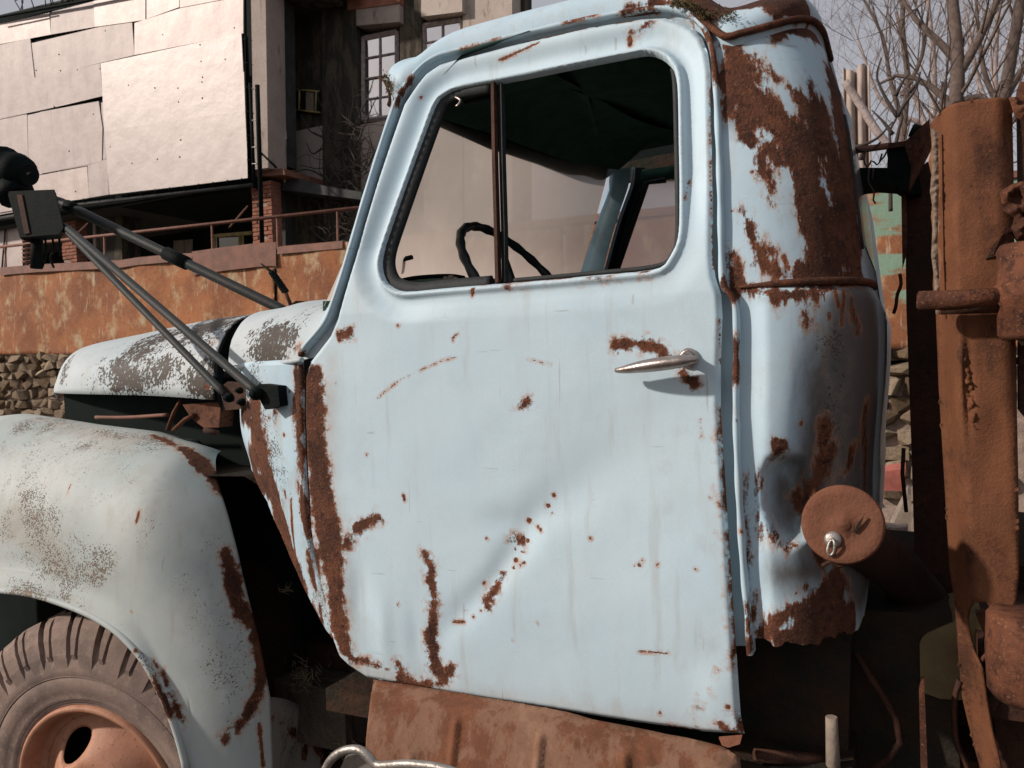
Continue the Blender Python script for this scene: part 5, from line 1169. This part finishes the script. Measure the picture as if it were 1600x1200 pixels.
# aerial with a spring foot on the cowl
an = MB().tube([W(456, 481, .5), W(450, 466, .5), W(446, 456, .5)], .0055, 8).build('aerial', 'rust_dark', ct)
spr = [W(446 - 22 * t, 456 - 32 * t, .5) + np.array([.009 * math.cos(75 * t), .009 * math.sin(75 * t) * .6, .006 * math.sin(75 * t)]) for t in np.linspace(0, 1, 150)]
MB().tube(spr, .0028, 5).build('aerial_spring', 'black_iron', ct); MB().tube([W(447, 457, .5), W(423, 424, .5), W(408, 412, .5)], [.006, .005, .002], 6).build('aerial_core', 'black_iron', ct)
# ================================================================== RUSTY MACHINE BEHIND THE CAB
mach = empty('rusty_machine', (.15, .3, .8)); tag(mach, 'heavily rusted steel column and clamp standing on the lorry behind the cab', 'machinery')
YM = .10
COL = [(1455, 178), (1464, 168), (1476, 163), (1525, 154), (1577, 149), (1584, 158), (1586, 262), (1587, 420), (1590, 600), (1592, 760), (1592, 900), (1586, 950), (1572, 962), (1553, 958), (1540, 940), (1520, 942), (1514, 960), (1512, 977), (1516, 1002), (1522, 1025), (1535, 1050), (1540, 1085), (1544, 1112), (1551, 1152), (1562, 1192), (1575, 1260),
       (1545, 1260), (1530, 1205), (1518, 1160), (1507, 1110), (1501, 1050), (1498, 1000), (1493, 950), (1486, 900), (1480, 800), (1474, 700), (1468, 600), (1464, 490), (1459, 440), (1462, 380), (1456, 330), (1461, 280), (1452, 240), (1457, 215)]
pxz = lambda l, y: [tuple(W(a, b, y)[[0, 2]]) for a, b in l]
colz = pxz(COL, YM); cl = pxz([(1455, 160), (1459, 330), (1464, 490), (1480, 800), (1498, 1000), (1530, 1205)], YM)
cd_ = W(1512, 610, YM)
def col_y(x, z, do, dh):
    xl = np.interp(z, [p[1] for p in cl][::-1], [p[0] for p in cl][::-1]); u = x - xl
    y = YM + .06 * sst(.035, 0, u) + .025 * sst(.09, .13, u) + .012 * vnoise(x * 8, z * 4) + .005 * vnoise(x * 30, z * 22)
    y = y + .012 * np.exp(-((x - cd_[0]) / .006) ** 2 - ((z - cd_[2]) / .08) ** 2) - .008 * np.exp(-((x - cd_[0] + .012) / .01) ** 2 - ((z - cd_[2]) / .09) ** 2)
    return y + .02 * sst(1.15, 1.0, z) * sst(.0, .05, u)
colm = panel('column_plate', colz, [], col_y, .0055, 'column_rust', mach, -.004)
strokes(colm, 'rust', [[(1459, 205, 5), (1460, 300, 7), (1461, 380, 7), (1464, 470, 5)], [(1466, 510, 4), (1470, 545, 4)], [(1505, 560, 2), (1512, 600, 2), (1522, 660, 3)]])
def crumble(name, px, y, amp, sc, mat, step=.003):
    """a crust of flaking scale: a fine sheet broken up in relief"""
    o = panel(name, pxz(px, y), [], lambda x, z, do, dh: y - amp * sst(0, .006, do) * (.6 + 1.6 * vnoise(x * sc, z * sc) + .9 * vnoise(x * sc * 2.3 + 5, z * sc * 2.3)) , step, mat, mach); return o
crumble('rust_scale', [(1455, 200), (1466, 205), (1467, 300), (1465, 380), (1468, 440), (1469, 492), (1462, 490), (1459, 430), (1455, 400), (1458, 330), (1453, 300), (1457, 250)], YM + .028, .010, 190, 'scale')
crumble('rust_blister', [(1502, 560), (1510, 548), (1520, 590), (1527, 640), (1532, 672), (1524, 690), (1514, 660), (1506, 610)], YM + .006, .010, 150, 'column_rust')
MB().tube([W(1432, 470, .05), W(1436, 470, .05), W(1500, 468, .05), W(1568, 463, .045)], [.010, .0155, .0155, .0135], 12).build('cross_bar', 'rust', mach)
MB().tube([W(1470, 477, .06), W(1560, 474, .055)], .0155, 10).build('bar_backing', 'rust_dark', mach)
MB().lathe(W(1628, 460, .06), (0, 0, 1), [(.001, .078), (.055, .078), (.060, .070), (.060, .020), (.064, .016), (.064, -.012), (.060, -.016), (.060, -.060), (.053, -.068), (.001, -.068)], 40).build('clamp_drum', 'rust', mach)
MB().lathe(W(1622, 1020, .06), (0, 0, 1), [(.001, .060), (.064, .062), (.070, .055), (.072, .0), (.070, -.06), (.062, -.072), (.001, -.074)], 40).build('lower_drum', 'rust', mach)
MB().prism([W(1590, 165, .13), W(1602, 158, .13), W(1640, 158, .13), W(1640, 700, .13), W(1592, 640, .13), W(1592, 300, .13)], (0, .02, 0)).build('back_plate', 'rust_dark', mach)
MB().prism([W(1594, 128, .1), W(1640, 122, .1), W(1640, 172, .1), W(1602, 176, .1), W(1592, 168, .1)], (0, .05, 0)).build('top_bracket', 'rust', mach)
# crumbled torn edges
crumble('flaking_patch', [(1562, 300), (1580, 288), (1600, 282), (1612, 300), (1612, 372), (1590, 380), (1578, 362), (1585, 340), (1568, 330)], YM - .002, .022, 70, 'rust')
crumble('flaking_patch', [(1580, 490), (1612, 485), (1612, 535), (1596, 540), (1582, 522)], YM - .01, .02, 90, 'scale')
crumble('flaking_patch', [(1576, 152), (1600, 150), (1612, 180), (1596, 190), (1584, 178)], YM - .004, .018, 90, 'rust')
MB().prism([W(1545, 390, YM - .012), W(1565, 368, YM - .02), W(1572, 352, YM - .015), W(1582, 360, YM - .01), W(1562, 395, YM - .012), W(1550, 402, YM - .01)], (0, .01, 0)).build('peeled_flap', 'rust', mach)
MB().prism([W(1540, 405, YM - .004), W(1560, 378, YM - .006), W(1568, 370, YM - .006), (W(1556, 398, YM - .006))], (0, .003, 0)).build('tear', 'under', mach)
# left returns in shade
YS = .55
MB().prism([W(1414, 275, YS), W(1470, 240, YS), W(1500, 1010, YS), W(1430, 900, YS), W(1424, 700, YS), W(1416, 480, YS)], (0, .35, 0)).build('side_frame', 'rust_dark', mach)
MB().prism([W(1408, 295, YS - .02), W(1416, 290, YS - .02), W(1418, 390, YS - .02), (W(1410, 420, YS - .02))], (0, .02, 0)).build('frame_edge', 'rust', mach)
MB().prism([W(1388, 228, .50), W(1428, 222, .50), W(1440, 300, .50), W(1425, 305, .50), W(1400, 290, .50), W(1370, 288, .5), W(1340, 292, .5), W(1340, 262, .5), W(1386, 262, .5)], (0, .10, 0)).build('frame_beam', 'black_iron', mach)
MB().prism([W(1384, 224, .49), W(1430, 218, .49), W(1432, 226, .49), W(1386, 232, .49)], (0, .12, 0)).build('beam_cap', 'rust', mach)
MB().prism([W(1412, 222, .46), W(1424, 212, .46), W(1452, 186, .40), W(1456, 230, .40), W(1440, 262, .42), W(1428, 285, .44), W(1420, 300, .45), (W(1424, 260, .46))], (0, .02, 0)).build('torn_gusset', 'rust', mach)
MB().tube([W(1424, 203, .5), W(1436, 207, .5)], .014, 10).build('pipe_stub', 'black_iron', mach)
MB().tube([W(1330, 236, .45), W(1388, 228, .45)], .007, 6).build('tie_rod', 'pipe_rust', mach)
for l in ([(1352, 236), (1350, 252), (1356, 262), (1362, 250), (1372, 258), (1378, 240)], [(1358, 262), (1357, 285), (1366, 300), (1364, 312), (1368, 318)], [(1365, 262), (1363, 280)], [(1330, 228), (1345, 235), (1360, 236), (1376, 222)], [(1375, 252), (1382, 244), (1386, 236)]):
    MB().tube(smooth([W(a, b, .44) for a, b in l], .008), .0019, 5).build('tie_wire', 'twig', mach)
MB().tube(smooth([W(1406, 428, .5), W(1408, 445, .5), W(1402, 460, .5), W(1400, 478, .5), W(1396, 490, .5)], .01), .004, 6).build('hook', 'rust_dark', mach)
MB().tube([W(1412, 700, .5), W(1410, 740, .5), W(1416, 800, .5)], .004, 6).build('hook', 'rust_dark', mach)
# olive tank, blades and straps low down
ol = [(1437, 1005), (1441, 996), (1450, 989), (1488, 973), (1535, 962), (1540, 1085), (1500, 1094), (1470, 1092), (1444, 1083), (1438, 1060)]
MB().prism([W(a, b, .24) for a, b in ol], (0, .2, 0)).build('olive_tank', 'olive', mach)
MB().prism([W(1455, 1092, .25), W(1486, 1094, .25), W(1487, 1125, .25), W(1478, 1129, .25), W(1460, 1126, .25)], (0, .1, 0)).build('tank_boss', 'olive', mach)
MB().prism([W(1436, 1085, .12), W(1440, 1070, .12), W(1444, 1070, .12), W(1447, 1140, .12), W(1450, 1215, .12), W(1439, 1215, .12)], (0, .04, 0)).build('thin_blade', 'rust', mach)
MB().tube(smooth([W(1500, 1062, .17), W(1492, 1090, .17), W(1491, 1130, .17), W(1496, 1165, .17), W(1510, 1195, .17), W(1518, 1230, .17)], .01), .010, 8, flat=.5).build('bent_strap', 'rust_dark', mach)
MB().prism([W(1524, 958, .16), W(1540, 956, .16), W(1546, 985, .16), W(1540, 994, .16), (W(1534, 984, .16))], (0, .02, 0)).build('strap_tongue', 'rust_bright', mach)
MB().tube([W(1527, 1040, .13), W(1546, 1018, .13)], .004, 6).build('strap_wire', 'rust', mach)
MB().prism([W(1538, 1000, .15), W(1560, 960, .14), W(1560, 1100, .14), W(1546, 1130, .14), W(1540, 1060, .14)], (0, .02, 0)).build('inner_web', 'rust_dark', mach)
MB().prism([W(1552, 1100, .2), W(1640, 1110, .2), W(1640, 1300, .2), W(1570, 1300, .2)], (0, .05, 0)).build('lower_web', 'rust_dark', mach)
MB().box((.35, .6, 1.05), (.5, .9, .12)).build('bed_plate', 'rust_dark', mach)
# unseen rig body, added out of view to block sky light
MB().box((2.3, .78, 1.85), (3.7, 1.35, 1.7)).build('rig_sky_blocker', 'rust_dark', mach)
